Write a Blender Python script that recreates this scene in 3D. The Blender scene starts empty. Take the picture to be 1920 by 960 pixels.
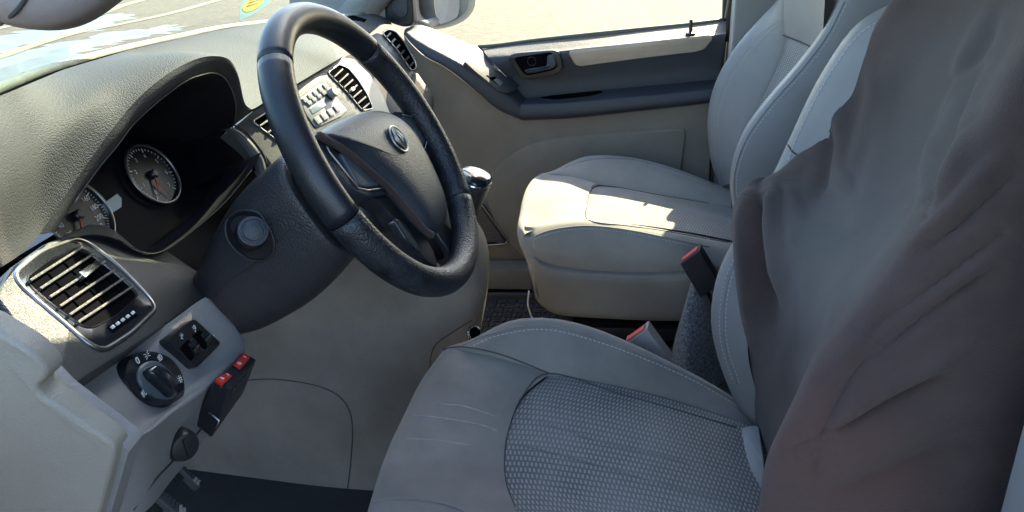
import bpy, bmesh, math, random
from mathutils import Vector, Matrix
from mathutils.bvhtree import BVHTree
from mathutils.geometry import tessellate_polygon
random.seed(7)
V = Vector
sc = bpy.context.scene
COL = sc.collection

# ------------------------------------------------------------------ camera
# vehicle axes: X to the passenger side, Y to the front, Z up, floor at z = 0
FPX = 1400.0                       # focal length in pixels of the 1920 px photograph
YAW, PITCH, ROLL = math.radians(10), math.radians(24), math.radians(4)
CAM = V((-1.1896, -0.2969, 0.9674))
F_ = V((math.cos(YAW)*math.cos(PITCH), math.sin(YAW)*math.cos(PITCH), -math.sin(PITCH)))
r0 = F_.cross(V((0, 0, 1))).normalized(); u0 = r0.cross(F_)
R_ = r0*math.cos(ROLL) - u0*math.sin(ROLL); U_ = u0*math.cos(ROLL) + r0*math.sin(ROLL)
cd = bpy.data.cameras.new('camera'); co = bpy.data.objects.new('camera', cd); COL.objects.link(co)
cd.sensor_width = 36; cd.lens = FPX/1920*36; cd.clip_start = .02; cd.clip_end = 2000
co.matrix_world = Matrix(((R_.x, U_.x, -F_.x, CAM.x), (R_.y, U_.y, -F_.y, CAM.y), (R_.z, U_.z, -F_.z, CAM.z), (0, 0, 0, 1)))
sc.camera = co

# ------------------------------------------------------------------ sky, sun, exposure
SUN = V((.395, -.116, .338)).normalized()          # towards the sun: passenger side, a little behind
wd = bpy.data.worlds.new('World'); sc.world = wd; wd.use_nodes = True
nt = wd.node_tree
sky = nt.nodes.new('ShaderNodeTexSky'); sky.sky_type = 'NISHITA'; sky.sun_disc = False
sky.sun_elevation = math.asin(SUN.z); sky.sun_rotation = math.atan2(SUN.x, SUN.y)
sky.air_density = 1.0; sky.dust_density = 1.6; sky.ozone_density = 1.0
nt.links.new(sky.outputs[0], nt.nodes['Background'].inputs[0]); nt.nodes['Background'].inputs[1].default_value = .15
sl = bpy.data.lights.new('sun', 'SUN'); sl.energy = 4.6; sl.angle = math.radians(.5); sl.color = (1, .87, .60)
so = bpy.data.objects.new('sun', sl); COL.objects.link(so); so.rotation_euler = SUN.to_track_quat('Z', 'Y').to_euler(); so.location = (3, -1, 4)
sc.view_settings.view_transform = 'Standard'; sc.view_settings.look = 'None'; sc.view_settings.gamma = 1
sc.view_settings.use_curve_mapping = False; sc.view_settings.exposure = 2.58
sc.render.engine = 'CYCLES'; sc.cycles.use_denoising = True; sc.cycles.max_bounces = 10; sc.cycles.diffuse_bounces = 5
sc.cycles.transparent_max_bounces = 16; sc.cycles.caustics_reflective = False; sc.cycles.caustics_refractive = False
sc.cycles.sample_clamp_indirect = 6

# ------------------------------------------------------------------ measuring helpers (photograph pixel -> point in the cabin)
def ray(u, v): return F_ + R_*((u-960)/FPX) - U_*((v-480)/FPX)
def PX(u, v, x): d = ray(u, v); return CAM + d*((x-CAM.x)/d.x)
def PZ(u, v, z): d = ray(u, v); return CAM + d*((z-CAM.z)/d.z)
def PN(u, v, p, n): d = ray(u, v); return CAM + d*((p-CAM).dot(n)/d.dot(n))
def PROJ(P): w = P-CAM; z = w.dot(F_); return (960+FPX*w.dot(R_)/z, 480-FPX*w.dot(U_)/z)
def L(lst): return [PX(*p) for p in lst]
class Plane:
    def __init__(s, p, n):
        s.p = V(p); s.n = V(n).normalized(); X = V((1, 0, 0))
        s.e1 = (X - s.n*X.dot(s.n)).normalized(); s.e2 = s.n.cross(s.e1)
    def px(s, u, v, h=0): return PN(u, v, s.p+s.n*h, s.n)
    def pts(s, l, h=0): return [s.px(u, v, h) for u, v in l]
    def at(s, a, b, h=0, c=None): return (c or s.p)+s.e1*a+s.e2*b+s.n*h

# ------------------------------------------------------------------ materials
def nd(nt, t, **k):
    n = nt.nodes.new(t)
    for a, b in k.items(): setattr(n, a, b)
    return n
def mat(name, col, rough=.5, metal=0, grain=None, gs=350, gd=.0005, dirt=.12, ds=9, sheen=0, spec=.5, coat=0, uv=False, wear=0, dirtcol=None, aniso=None):
    m = bpy.data.materials.new(name); m.use_nodes = True; t = m.node_tree; b = t.nodes['Principled BSDF']; lk = t.links.new
    b.inputs['Roughness'].default_value = rough; b.inputs['Metallic'].default_value = metal
    b.inputs['Specular IOR Level'].default_value = spec; b.inputs['Coat Weight'].default_value = coat; b.inputs['Coat Roughness'].default_value = .08
    if sheen: b.inputs['Sheen Weight'].default_value = sheen; b.inputs['Sheen Roughness'].default_value = .45; b.inputs['Sheen Tint'].default_value = (.85, .77, .73, 1)
    tc = nd(t, 'ShaderNodeTexCoord'); C = tc.outputs['Object']
    c = V(col)
    if dirt:
        n1 = nd(t, 'ShaderNodeTexNoise'); n1.inputs['Scale'].default_value = ds; n1.inputs['Detail'].default_value = 6; n1.inputs['Roughness'].default_value = .62
        lk(C, n1.inputs['Vector'])
        rp = nd(t, 'ShaderNodeValToRGB'); rp.color_ramp.elements[0].position = .32; rp.color_ramp.elements[1].position = .68
        a, z = c*(1-dirt), c*(1+dirt)
        if dirtcol: a = V(dirtcol)
        rp.color_ramp.elements[0].color = (*a, 1); rp.color_ramp.elements[1].color = (*z, 1)
        lk(n1.outputs[0], rp.inputs[0]); lk(rp.outputs[0], b.inputs['Base Color'])
        mr = nd(t, 'ShaderNodeMapRange'); mr.inputs[3].default_value = max(.02, rough-.07); mr.inputs[4].default_value = min(1, rough+.07)
        lk(n1.outputs[0], mr.inputs[0]); lk(mr.outputs[0], b.inputs['Roughness'])
    else: b.inputs['Base Color'].default_value = (*c, 1)
    if grain:
        bp = nd(t, 'ShaderNodeBump'); bp.inputs['Strength'].default_value = 1; bp.inputs['Distance'].default_value = gd
        if grain == 'leather':
            nz = nd(t, 'ShaderNodeTexNoise'); nz.inputs['Scale'].default_value = gs*.6; lk(C, nz.inputs['Vector'])
            mx = nd(t, 'ShaderNodeVectorMath', operation='MULTIPLY_ADD'); mx.inputs[1].default_value = (.8/gs,)*3
            lk(nz.outputs[1], mx.inputs[0]); lk(C, mx.inputs[2])
            g = nd(t, 'ShaderNodeTexVoronoi'); g.feature = 'SMOOTH_F1'; g.inputs['Scale'].default_value = gs; g.inputs['Smoothness'].default_value = .35
            lk(mx.outputs[0], g.inputs['Vector']); iv = nd(t, 'ShaderNodeMath', operation='SUBTRACT'); iv.inputs[0].default_value = 1
            lk(g.outputs['Distance'], iv.inputs[1]); lk(iv.outputs[0], bp.inputs['Height'])
        elif grain == 'ripple':           # fine wavy ribs along the trim
            g = nd(t, 'ShaderNodeTexWave'); g.wave_type = 'BANDS'; g.bands_direction = 'X'; g.inputs['Scale'].default_value = gs; g.inputs['Distortion'].default_value = 5
            g.inputs['Detail'].default_value = 2; g.inputs['Detail Scale'].default_value = 2.0; lk(C, g.inputs['Vector']); lk(g.outputs['Fac'], bp.inputs['Height'])
        else:
            g = nd(t, 'ShaderNodeTexNoise'); g.inputs['Scale'].default_value = gs; g.inputs['Detail'].default_value = 4; g.inputs['Roughness'].default_value = .7
            lk(C, g.inputs['Vector']); lk(g.outputs[0], bp.inputs['Height'])
        lk(bp.outputs[0], b.inputs['Normal'])
    return m
def weave_mat(name, dark, light, bw=.0072, bh=.0112):
    m = mat(name, dark, .85, dirt=.25, ds=14, sheen=.2); t = m.node_tree; b = t.nodes['Principled BSDF']; lk = t.links.new
    src = b.inputs['Base Color'].links[0].from_socket
    uv = nd(t, 'ShaderNodeUVMap'); nz = nd(t, 'ShaderNodeTexNoise'); nz.inputs['Scale'].default_value = 60
    lk(uv.outputs[0], nz.inputs['Vector'])
    ad = nd(t, 'ShaderNodeVectorMath', operation='MULTIPLY_ADD'); ad.inputs[1].default_value = (.0012, .0012, 0); lk(nz.outputs[1], ad.inputs[0]); lk(uv.outputs[0], ad.inputs[2])
    br = nd(t, 'ShaderNodeTexBrick'); br.offset = .5; br.inputs['Scale'].default_value = 1; br.inputs['Brick Width'].default_value = bw; br.inputs['Row Height'].default_value = bh
    br.inputs['Mortar Size'].default_value = .0019; br.inputs['Mortar Smooth'].default_value = .25; lk(ad.outputs[0], br.inputs['Vector'])
    iv = nd(t, 'ShaderNodeMath', operation='SUBTRACT'); iv.inputs[0].default_value = 1; lk(br.outputs['Fac'], iv.inputs[1])
    mx = nd(t, 'ShaderNodeMix', data_type='RGBA'); lk(iv.outputs[0], mx.inputs[0]); lk(src, mx.inputs[6]); mx.inputs[7].default_value = (*light, 1)
    lk(mx.outputs[2], b.inputs['Base Color'])
    bp = nd(t, 'ShaderNodeBump'); bp.inputs['Distance'].default_value = .0009; lk(iv.outputs[0], bp.inputs['Height']); lk(bp.outputs[0], b.inputs['Normal'])
    return m
def glass_mat(name, tint, refl=.06, gz=.9):
    m = bpy.data.materials.new(name); m.use_nodes = True; t = m.node_tree; t.nodes.clear(); lk = t.links.new
    o = nd(t, 'ShaderNodeOutputMaterial'); tr = nd(t, 'ShaderNodeBsdfTransparent'); tr.inputs[0].default_value = (*tint, 1)
    gl = nd(t, 'ShaderNodeBsdfGlossy'); gl.inputs['Roughness'].default_value = .02; lw = nd(t, 'ShaderNodeLayerWeight'); pw = nd(t, 'ShaderNodeMath', operation='POWER'); pw.inputs[1].default_value = 5; lk(lw.outputs['Facing'], pw.inputs[0])
    fr = nd(t, 'ShaderNodeMath', operation='MULTIPLY_ADD'); fr.inputs[1].default_value = gz; fr.inputs[2].default_value = refl; lk(pw.outputs[0], fr.inputs[0])
    mx = nd(t, 'ShaderNodeMixShader'); lk(fr.outputs[0], mx.inputs[0]); lk(tr.outputs[0], mx.inputs[1]); lk(gl.outputs[0], mx.inputs[2]); lk(mx.outputs[0], o.inputs[0])
    return m
M = {}
M['pad'] = mat('charcoal leathergrain', (.053, .055, .059), .66, grain='leather', gs=640, gd=.00055, dirt=.12, spec=.14)
M['trim'] = mat('charcoal ribbed trim', (.042, .044, .045), .45, grain='ripple', gs=170, gd=.0004)
M['lip'] = mat('charcoal lip', (.045, .048, .052), .5, grain='leather', gs=420, gd=.0003)
M['shroud'] = mat('charcoal shroud', (.036, .036, .040), .42, grain='leather', gs=430, gd=.0007)
M['rim'] = mat('rim leather', (.010, .013, .019), .40, grain='leather', gs=620, gd=.00016, dirt=.3, ds=22)
M['rim_grain'] = mat('rim worn leather', (.014, .016, .021), .44, grain='leather', gs=430, gd=.0007, dirt=.6, ds=60)
M['hub'] = mat('hub pad', (.032, .039, .05), .4, grain='leather', gs=600, gd=.0005)
M['black'] = mat('black plastic', (.014, .015, .018), .38, dirt=.2)
M['gloss'] = mat('gloss black', (.012, .014, .018), .16, dirt=.2, coat=.3)
M['dark'] = mat('black and cavity shade', (.004, .004, .005), 1, dirt=0, spec=0)  # black put in place of the shade inside vents, slots and cups
M['grey'] = mat('grey grained plastic', (.225, .218, .215), .5, grain='leather', gs=520, gd=.00035, dirt=.07)
M['beige'] = mat('beige grained plastic', (.235, .216, .18), .6, grain='leather', gs=760, gd=.0003, dirt=.07)
M['console'] = mat('console grey plastic', (.145, .128, .112), .62, grain='leather', gs=420, gd=.0007, dirt=.26, ds=5)
M['seam_s'] = mat('sewn seam', (.06, .06, .062), .9, dirt=0)
M['doorlow'] = mat('door taupe plastic', (.205, .182, .148), .62, grain='noise', gs=500, gd=.0003, dirt=.18, ds=5)
M['doordark'] = mat('door charcoal', (.032, .037, .046), .5, grain='leather', gs=420, gd=.0006, dirt=.12)
M['silver'] = mat('satin silver', (.42, .42, .41), .36, metal=1, dirt=.06)
M['satin'] = mat('satin champagne', (.42, .345, .27), .45, metal=.25, dirt=.08, ds=20)
M['chrome'] = mat('chrome', (.78, .79, .8), .12, metal=1, dirt=.04)
M['fabric'] = mat('grey seat fabric', (.185, .178, .168), .9, grain='noise', gs=1400, gd=.0007, dirt=.24, ds=8, sheen=.25)
M['fabric_b'] = mat('grey seat fabric bolster', (.18, .17, .16), .9, grain='noise', gs=1500, gd=.0006, dirt=.22, ds=7, sheen=.25)
M['fabric_p'] = mat('passenger seat fabric', (.25, .238, .215), .9, grain='noise', gs=1400, gd=.0007, dirt=.18, ds=7, sheen=.2)
M['vinyl'] = mat('seat vinyl', (.22, .216, .21), .55, grain='noise', gs=900, gd=.0003, dirt=.08)
M['weave'] = weave_mat('seat weave', (.115, .115, .115), (.27, .27, .268), .0058, .0088)
M['weave_p'] = weave_mat('seat weave passenger', (.17, .168, .158), (.33, .325, .31), .0056, .0084)
M['thread'] = mat('thread', (.42, .41, .4), .8, dirt=0)
M['seam'] = mat('seam line', (.03, .03, .032), .8, dirt=0)
M['plinth'] = mat('seat plinth plastic', (.195, .178, .155), .6, grain='noise', gs=600, gd=.0003)
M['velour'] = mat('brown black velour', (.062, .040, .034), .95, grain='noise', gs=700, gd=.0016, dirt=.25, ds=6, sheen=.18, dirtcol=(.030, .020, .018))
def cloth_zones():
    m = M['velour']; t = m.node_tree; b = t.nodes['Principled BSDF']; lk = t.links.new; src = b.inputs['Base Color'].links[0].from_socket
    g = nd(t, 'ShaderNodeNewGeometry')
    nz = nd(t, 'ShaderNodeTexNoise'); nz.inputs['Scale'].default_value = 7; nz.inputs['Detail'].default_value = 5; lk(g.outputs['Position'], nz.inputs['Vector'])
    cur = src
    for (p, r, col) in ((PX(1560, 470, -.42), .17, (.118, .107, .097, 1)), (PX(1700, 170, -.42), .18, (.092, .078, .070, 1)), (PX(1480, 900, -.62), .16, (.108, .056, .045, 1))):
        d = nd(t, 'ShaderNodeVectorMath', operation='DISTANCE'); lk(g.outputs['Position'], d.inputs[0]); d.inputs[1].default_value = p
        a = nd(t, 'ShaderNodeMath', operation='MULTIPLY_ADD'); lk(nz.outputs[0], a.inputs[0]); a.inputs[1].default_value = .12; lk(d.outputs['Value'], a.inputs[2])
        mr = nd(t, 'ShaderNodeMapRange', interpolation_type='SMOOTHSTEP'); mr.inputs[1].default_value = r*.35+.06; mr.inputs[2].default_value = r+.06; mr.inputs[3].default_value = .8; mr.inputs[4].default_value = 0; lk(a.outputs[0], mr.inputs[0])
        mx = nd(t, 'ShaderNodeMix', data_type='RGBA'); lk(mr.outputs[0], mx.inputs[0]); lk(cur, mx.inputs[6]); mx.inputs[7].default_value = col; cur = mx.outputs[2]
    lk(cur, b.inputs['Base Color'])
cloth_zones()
M['red'] = mat('red rocker', (.62, .03, .02), .3, dirt=.1)
M['redclip'] = mat('red buckle button', (.55, .07, .06), .45, dirt=.1)
M['white'] = mat('white print', (.75, .75, .73), .6, dirt=0)
M['orange'] = mat('orange needle', (.5, .1, .03), .5, dirt=0)
M['carpet'] = mat('dark carpet', (.018, .02, .025), .95, grain='noise', gs=700, gd=.003, dirt=.3, ds=12)
M['rubber'] = mat('rubber mat', (.045, .045, .047), .7, dirt=.3, ds=15)
M['felt'] = mat('grey felt', (.13, .14, .15), .98, grain='noise', gs=260, gd=.004, dirt=.85, ds=230, sheen=.2)
M['worn'] = mat('worn fabric crease', (.27, .265, .255), .9, dirt=.25, ds=60)
M['wornped'] = mat('worn pedal rubber', (.022, .023, .026), .7, dirt=.2)
M['painted'] = mat('van paint white', (.6, .6, .6), .35, dirt=.05)
M['liner'] = mat('headliner', (.4, .39, .37), .9, dirt=.05)
M['pillar'] = mat('pillar trim', (.24, .235, .23), .65, grain='noise', gs=500, gd=.0003, dirt=.08)
M['handle'] = mat('grab handle trim', (.2, .18, .17), .6, grain='noise', gs=400, gd=.0002, dirt=.08)
M['screen'] = mat('display', (.3, .36, .38), .25, dirt=.05)
M['lcd'] = mat('radio display', (.25, .3, .33), .2, dirt=.04)
M['radio'] = mat('radio face', (.2, .205, .21), .4, dirt=.05)
M['seal'] = mat('window seal', (.09, .1, .08), .6, dirt=.2)
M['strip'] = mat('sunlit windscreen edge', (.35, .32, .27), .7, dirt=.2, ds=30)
M['cluster'] = mat('cluster face', (.005, .005, .007), .5, dirt=.15, ds=5, spec=.04)
M['swpad'] = mat('wheel switch pad', (.075, .09, .105), .28, dirt=.1)
M['ringmetal'] = mat('dial ring', (.25, .25, .25), .35, metal=1, dirt=.1)
M['dial'] = mat('dial face', (.008, .008, .01), .4, dirt=0)
M['cablewhite'] = mat('white cable', (.55, .55, .55), .5, dirt=.1)
M['yellow'] = mat('yellow seal', (.30, .2, .04), .9, dirt=.1, spec=.05)
M['bluepaper'] = mat('pale blue sticker', (.10, .16, .18), .9, dirt=.1, spec=.05)
M['mirrorhouse'] = mat('mirror housing', (.16, .165, .16), .5, grain='noise', gs=300, gd=.0003, dirt=.1)
M['mirror'] = mat('mirror glass', (.85, .87, .88), .02, metal=1, dirt=0)
M['glass_w'] = glass_mat('windscreen glass', (.80, .90, .86))
M['glass_lens'] = glass_mat('anti-glare lens', (.95, .95, .95), .006, .014)
M['glass_s'] = glass_mat('side glass', (.90, .93, .88))

# ------------------------------------------------------------------ object helpers
def tag(o, label=None, cat=None, group=None, kind=None):
    if label: o['label'] = label
    if cat: o['category'] = cat
    if group: o['group'] = group
    if kind: o['kind'] = kind
    return o
BASE = {}
def thing(name, label, cat, loc=(0, 0, 0), group=None):
    e = bpy.data.objects.new(name, None); COL.objects.link(e); e.location = loc; e.empty_display_size = .05
    BASE[e.name] = V(loc); return tag(e, label, cat, group)
def link(name, me, m, parent=None):
    o = bpy.data.objects.new(name, me); COL.objects.link(o)
    if m is not None and not me.materials: me.materials.append(M[m] if isinstance(m, str) else m)
    if parent is not None:
        o.parent = parent
        if parent.name in BASE: o.matrix_parent_inverse = Matrix.Translation(-BASE[parent.name])
        elif parent.parent is not None and parent.parent.name in BASE: pass
    return o
def fin(bm, name, m, parent=None, smooth=True, auto=None):
    bmesh.ops.recalc_face_normals(bm, faces=bm.faces[:])
    me = bpy.data.meshes.new(name); bm.to_mesh(me); bm.free()
    for p in me.polygons: p.use_smooth = smooth
    if auto is not None:
        import numpy as np
        me.set_sharp_from_angle(angle=math.radians(auto))
    return link(name, me, m, parent)
def cr(p0, p1, p2, p3, t):
    return .5*((2*p1)+(p2-p0)*t+(2*p0-5*p1+4*p2-p3)*t*t+(3*p1-p0-3*p2+p3)*t*t*t)
def curve(pts, s=6, closed=False):
    n = len(pts); out = []
    if n < 3 and not closed:
        return [pts[0].lerp(pts[-1], i/s) for i in range(s+1)]
    rng = n if closed else n-1
    for i in range(rng):
        g = (lambda k: pts[k % n]) if closed else (lambda k: pts[k] if 0 <= k < n else (2*pts[0]-pts[1] if k < 0 else 2*pts[-1]-pts[-2]))
        for j in range(s): out.append(cr(g(i-1), g(i), g(i+1), g(i+2), j/s))
    if not closed: out.append(pts[-1].copy())
    return out
def grid_from(ctrl, su=4, sv=4, closed=False):
    rows = [curve(r, su, closed) for r in ctrl]
    cols = [curve([r[k] for r in rows], sv) for k in range(len(rows[0]))]
    return [[cols[k][i] for k in range(len(cols))] for i in range(len(cols[0]))]
def mesh_grid(name, g, m, parent=None, closed=False, thick=0, smooth=True, side=1, cap=False):
    bm = bmesh.new(); uvl = bm.loops.layers.uv.new('UVMap')
    vs = [[bm.verts.new(p) for p in r] for r in g]; nr, nc = len(g), len(g[0])
    # metric uv
    su = [0]
    mid = g[nr//2]
    for k in range(1, nc): su.append(su[-1]+(mid[k]-mid[k-1]).length)
    sv = [0]
    for i in range(1, nr): sv.append(sv[-1]+(g[i][nc//2]-g[i-1][nc//2]).length)
    su.append(su[-1]+.01)
    for i in range(nr-1):
        for k in range(nc if closed else nc-1):
            k2 = (k+1) % nc
            q = [vs[i][k], vs[i][k2], vs[i+1][k2], vs[i+1][k]]
            try: f = bm.faces.new(q)
            except ValueError: continue
            for l, (a, b) in zip(f.loops, ((i, k), (i, k+1), (i+1, k+1), (i+1, k))): l[uvl].uv = (su[min(b, len(su)-1)], sv[a])
    if cap and closed:
        for r in (vs[0], vs[-1]):
            try: bm.faces.new(r)
            except ValueError: pass
    bmesh.ops.remove_doubles(bm, verts=bm.verts[:], dist=1e-6)
    o = fin(bm, name, m, parent, smooth)
    if thick:
        md = o.modifiers.new('thickness', 'SOLIDIFY'); md.thickness = thick; md.offset = -side
    return o
def loft(name, ctrl, m, parent=None, su=4, sv=4, **k):
    return mesh_grid(name, grid_from(ctrl, su, sv, k.get('closed', False)), m, parent, **k)
def frame(t, up=V((0, 0, 1))):
    t = t.normalized(); a = t.cross(up)
    if a.length < 1e-4: a = t.cross(V((1, 0, 0)))
    a.normalize(); return a, a.cross(t)
def tube_bm(bm, pts, r, seg=8, closed=False, flat=1.0, up=None):
    n = len(pts); rings = []
    a0 = None
    for i, p in enumerate(pts):
        t = (pts[(i+1) % n]-pts[i-1]) if closed else (pts[min(i+1, n-1)]-pts[max(i-1, 0)])
        if t.length < 1e-9: t = V((1, 0, 0))
        t.normalize()
        if up is not None: a, b = frame(t, up)
        elif a0 is None: a, b = frame(t)
        else:
            a = (a0 - t*a0.dot(t)).normalized(); b = a.cross(t)
        a0 = a
        rr = r[i] if isinstance(r, (list, tuple)) else r
        rings.append([bm.verts.new(p + a*(rr*math.cos(2*math.pi*k/seg)) + b*(rr*flat*math.sin(2*math.pi*k/seg))) for k in range(seg)])
    for i in range(n if closed else n-1):
        A, B = rings[i], rings[(i+1) % n]
        for k in range(seg): bm.faces.new((A[k], A[(k+1) % seg], B[(k+1) % seg], B[k]))
    if not closed:
        bm.faces.new(rings[0][::-1]); bm.faces.new(rings[-1])
def tube(name, pts, r, m, parent=None, seg=8, closed=False, flat=1.0, up=None):
    bm = bmesh.new(); tube_bm(bm, pts, r, seg, closed, flat, up); return fin(bm, name, m, parent)
def tubes(name, lst, r, m, parent=None, seg=6, flat=1.0, up=None):
    bm = bmesh.new()
    for p in lst: tube_bm(bm, p, r, seg, False, flat, up)
    return fin(bm, name, m, parent)
def rnd(pts, r, seg=4):
    out = []; n = len(pts)
    for i in range(n):
        p, a, b = pts[i], pts[i-1], pts[(i+1) % n]
        ra = min(r, (a-p).length*.45); rb = min(r, (b-p).length*.45)
        A = p+(a-p).normalized()*ra; B = p+(b-p).normalized()*rb
        for k in range(seg+1):
            t = k/seg; out.append(A*(1-t)**2+p*2*t*(1-t)+B*t*t)
    return out
def prism_bm(bm, pts, n, depth, bev=0, seg=2, holes=None):
    n = n.normalized()
    top = [bm.verts.new(p) for p in pts]; bot = [bm.verts.new(p-n*depth) for p in pts]
    k = len(pts); tess = tessellate_polygon([pts])
    if bev:
        # ring of chamfer steps towards the middle
        c = sum(pts, V())/k; rings = [top]
        for j in range(1, seg+1):
            a = j/seg*math.pi/2; inn = bev*(1-math.cos(a)); hh = bev*math.sin(a)
            ring = []
            for i in range(k):
                t = (pts[(i+1) % k]-pts[i-1]).normalized(); s = n.cross(t)
                if s.dot(c-pts[i]) < 0 and False: s = -s
                ring.append((pts[i], s, inn, hh))
            rings.append(ring)
        area = sum((pts[i]-c).cross(pts[(i+1) % k]-c).dot(n) for i in range(k)); sg = 1 if area > 0 else -1
        vr = [top]
        for ring in rings[1:]: vr.append([bm.verts.new(p+s*sg*inn+n*hh) for p, s, inn, hh in ring])
        for a, b in zip(vr, vr[1:]):
            for i in range(k): bm.faces.new((a[i], a[(i+1) % k], b[(i+1) % k], b[i]))
        ft = vr[-1]
    else: ft = top
    for tr in tess:
        try: bm.faces.new([ft[i] for i in tr])
        except ValueError: pass
        try: bm.faces.new([bot[i] for i in tr][::-1])
        except ValueError: pass
    for i in range(k): bm.faces.new((top[i], top[(i+1) % k], bot[(i+1) % k], bot[i]))
def prism(name, pts, n, depth, m, parent=None, bev=0, seg=2, smooth=True):
    bm = bmesh.new(); prism_bm(bm, pts, V(n), depth, bev, seg); return fin(bm, name, m, parent, smooth, 35)
def holed(name, outer, hole, n, depth, m, parent=None):
    bm = bmesh.new(); n = V(n).normalized(); al = outer+hole
    tp = [bm.verts.new(p) for p in al]; bt = [bm.verts.new(p-n*depth) for p in al]
    for tr in tessellate_polygon([outer, hole]):
        bm.faces.new([tp[i] for i in tr]); bm.faces.new([bt[i] for i in tr][::-1])
    for o0, k in ((0, len(outer)), (len(outer), len(hole))):
        for i in range(k):
            a, b = o0+i, o0+(i+1) % k; bm.faces.new((tp[a], tp[b], bt[b], bt[a]))
    return fin(bm, name, m, parent, True, 35)
def box_bm(bm, c, ex, ey, ez, bev=0):
    vs = [bm.verts.new(c+ex*a+ey*b+ez*d) for a in (-1, 1) for b in (-1, 1) for d in (-1, 1)]
    fs = [bm.faces.new([vs[i] for i in q]) for q in ((0, 1, 3, 2), (4, 6, 7, 5), (0, 4, 5, 1), (2, 3, 7, 6), (0, 2, 6, 4), (1, 5, 7, 3))]
    if bev:
        es = list({e for f in fs for e in f.edges}); bmesh.ops.bevel(bm, geom=es, offset=bev, segments=2, affect='EDGES', profile=.7)
def box(name, c, ex, ey, ez, m, parent=None, bev=0):
    bm = bmesh.new(); box_bm(bm, V(c), V(ex), V(ey), V(ez), bev); return fin(bm, name, m, parent, True, 40)
def hexa(name, T, B, m, parent=None, bev=0):
    bm = bmesh.new(); t = [bm.verts.new(p) for p in T]; b = [bm.verts.new(p) for p in B]
    bm.faces.new(t); bm.faces.new(b[::-1])
    for i in range(4): bm.faces.new((t[i], t[(i+1) % 4], b[(i+1) % 4], b[i]))
    if bev: bmesh.ops.bevel(bm, geom=bm.edges[:], offset=bev, segments=3, affect='EDGES', profile=.7)
    return fin(bm, name, m, parent, True, 40)
def lathe(name, prof, c, axis, m, parent=None, seg=32, e1=None, scale=(1, 1)):
    axis = axis.normalized(); a = e1 or frame(axis)[0]; a = (a-axis*a.dot(axis)).normalized(); b = axis.cross(a)
    g = [[c+axis*h+(a*math.cos(2*math.pi*k/seg)*scale[0]+b*math.sin(2*math.pi*k/seg)*scale[1])*max(r, 1e-5) for k in range(seg)] for r, h in prof]
    o = mesh_grid(name, g, m, parent, closed=True, cap=True); o.data.set_sharp_from_angle(angle=math.radians(40)); return o
def bvh(objs):
    vs, fs = [], []
    for o in objs:
        k = len(vs); vs += [v.co.copy() for v in o.data.vertices]; fs += [[i+k for i in p.vertices] for p in o.data.polygons]
    return BVHTree.FromPolygons(vs, fs)
def hit(t, u, v, lift=.0006):
    d = ray(u, v).normalized(); p, n, i, s = t.ray_cast(CAM, d)
    if p is None: return None
    if n.dot(d) > 0: n = -n
    return p+n*lift, n
def seam(name, t, pxs, r, m, parent, s=6, lift=.0003):
    pp = curve([V((a, b, 0)) for a, b in pxs], s); q = [h[0] for h in (hit(t, p.x, p.y, lift) for p in pp) if h]
    if len(q) < 2: return None
    return tube(name, q, r, m, parent, 6)
def stitches(name, t, pxs, parent, dash=.0042, gap=.0026, r=.00062, m='thread', jit=0):
    pp = curve([V((a, b, 0)) for a, b in pxs], 10); hs = [h for h in (hit(t, p.x, p.y, .0005) for p in pp) if h]
    if len(hs) < 2: return None
    bm = bmesh.new(); d = 0; nxt = 0
    P = [h[0] for h in hs]; cum = [0]
    for a, b in zip(P, P[1:]): cum.append(cum[-1]+(b-a).length)
    def ev(s):
        for i in range(len(cum)-1):
            if cum[i+1] >= s: return P[i].lerp(P[i+1], (s-cum[i])/max(1e-9, cum[i+1]-cum[i])), hs[i][1]
        return P[-1], hs[-1][1]
    s = 0
    while s+dash < cum[-1]:
        a, n = ev(s); b, _ = ev(s+dash); t_ = (b-a)/2; e = n.cross(t_).normalized()*r
        box_bm(bm, (a+b)/2, t_, e, n*r*.6); s += dash+gap*(1+random.uniform(-.2, .2))
    return tag(fin(bm, name, m, parent, False), kind='stuff')
def text(name, s, pl, c, size, m, parent, h=.0004, rot=0):
    cu = bpy.data.curves.new('t', 'FONT'); cu.body = s; cu.size = size; cu.align_x = 'CENTER'; cu.align_y = 'CENTER'; cu.resolution_u = 3
    o = bpy.data.objects.new('t', cu); COL.objects.link(o); me = bpy.data.meshes.new_from_object(o)
    bpy.data.objects.remove(o); bpy.data.curves.remove(cu)
    ca, sa = math.cos(rot), math.sin(rot)
    for v in me.vertices:
        x, y = v.co.x*ca-v.co.y*sa, v.co.x*sa+v.co.y*ca; v.co = pl.at(x, y, h, c)
    me.name = name; return link(name, me, m, parent)
def glyph(name, pl, c, strokes, size, m, parent, r=.00035, h=.0006, rot=0):
    bm = bmesh.new(); ca, sa = math.cos(rot), math.sin(rot)
    for st in strokes:
        pts = [pl.at((x*ca-y*sa)*size, (x*sa+y*ca)*size, h, c) for x, y in st]
        if len(pts) > 1: tube_bm(bm, pts, r, 5)
    return fin(bm, name, m, parent)
def arc(cx, cy, rx, ry, a0, a1, n=10): return [(cx+rx*math.cos(math.radians(a0+(a1-a0)*i/n)), cy+ry*math.sin(math.radians(a0+(a1-a0)*i/n))) for i in range(n+1)]
# the report reads only what is above: end of helpers

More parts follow.
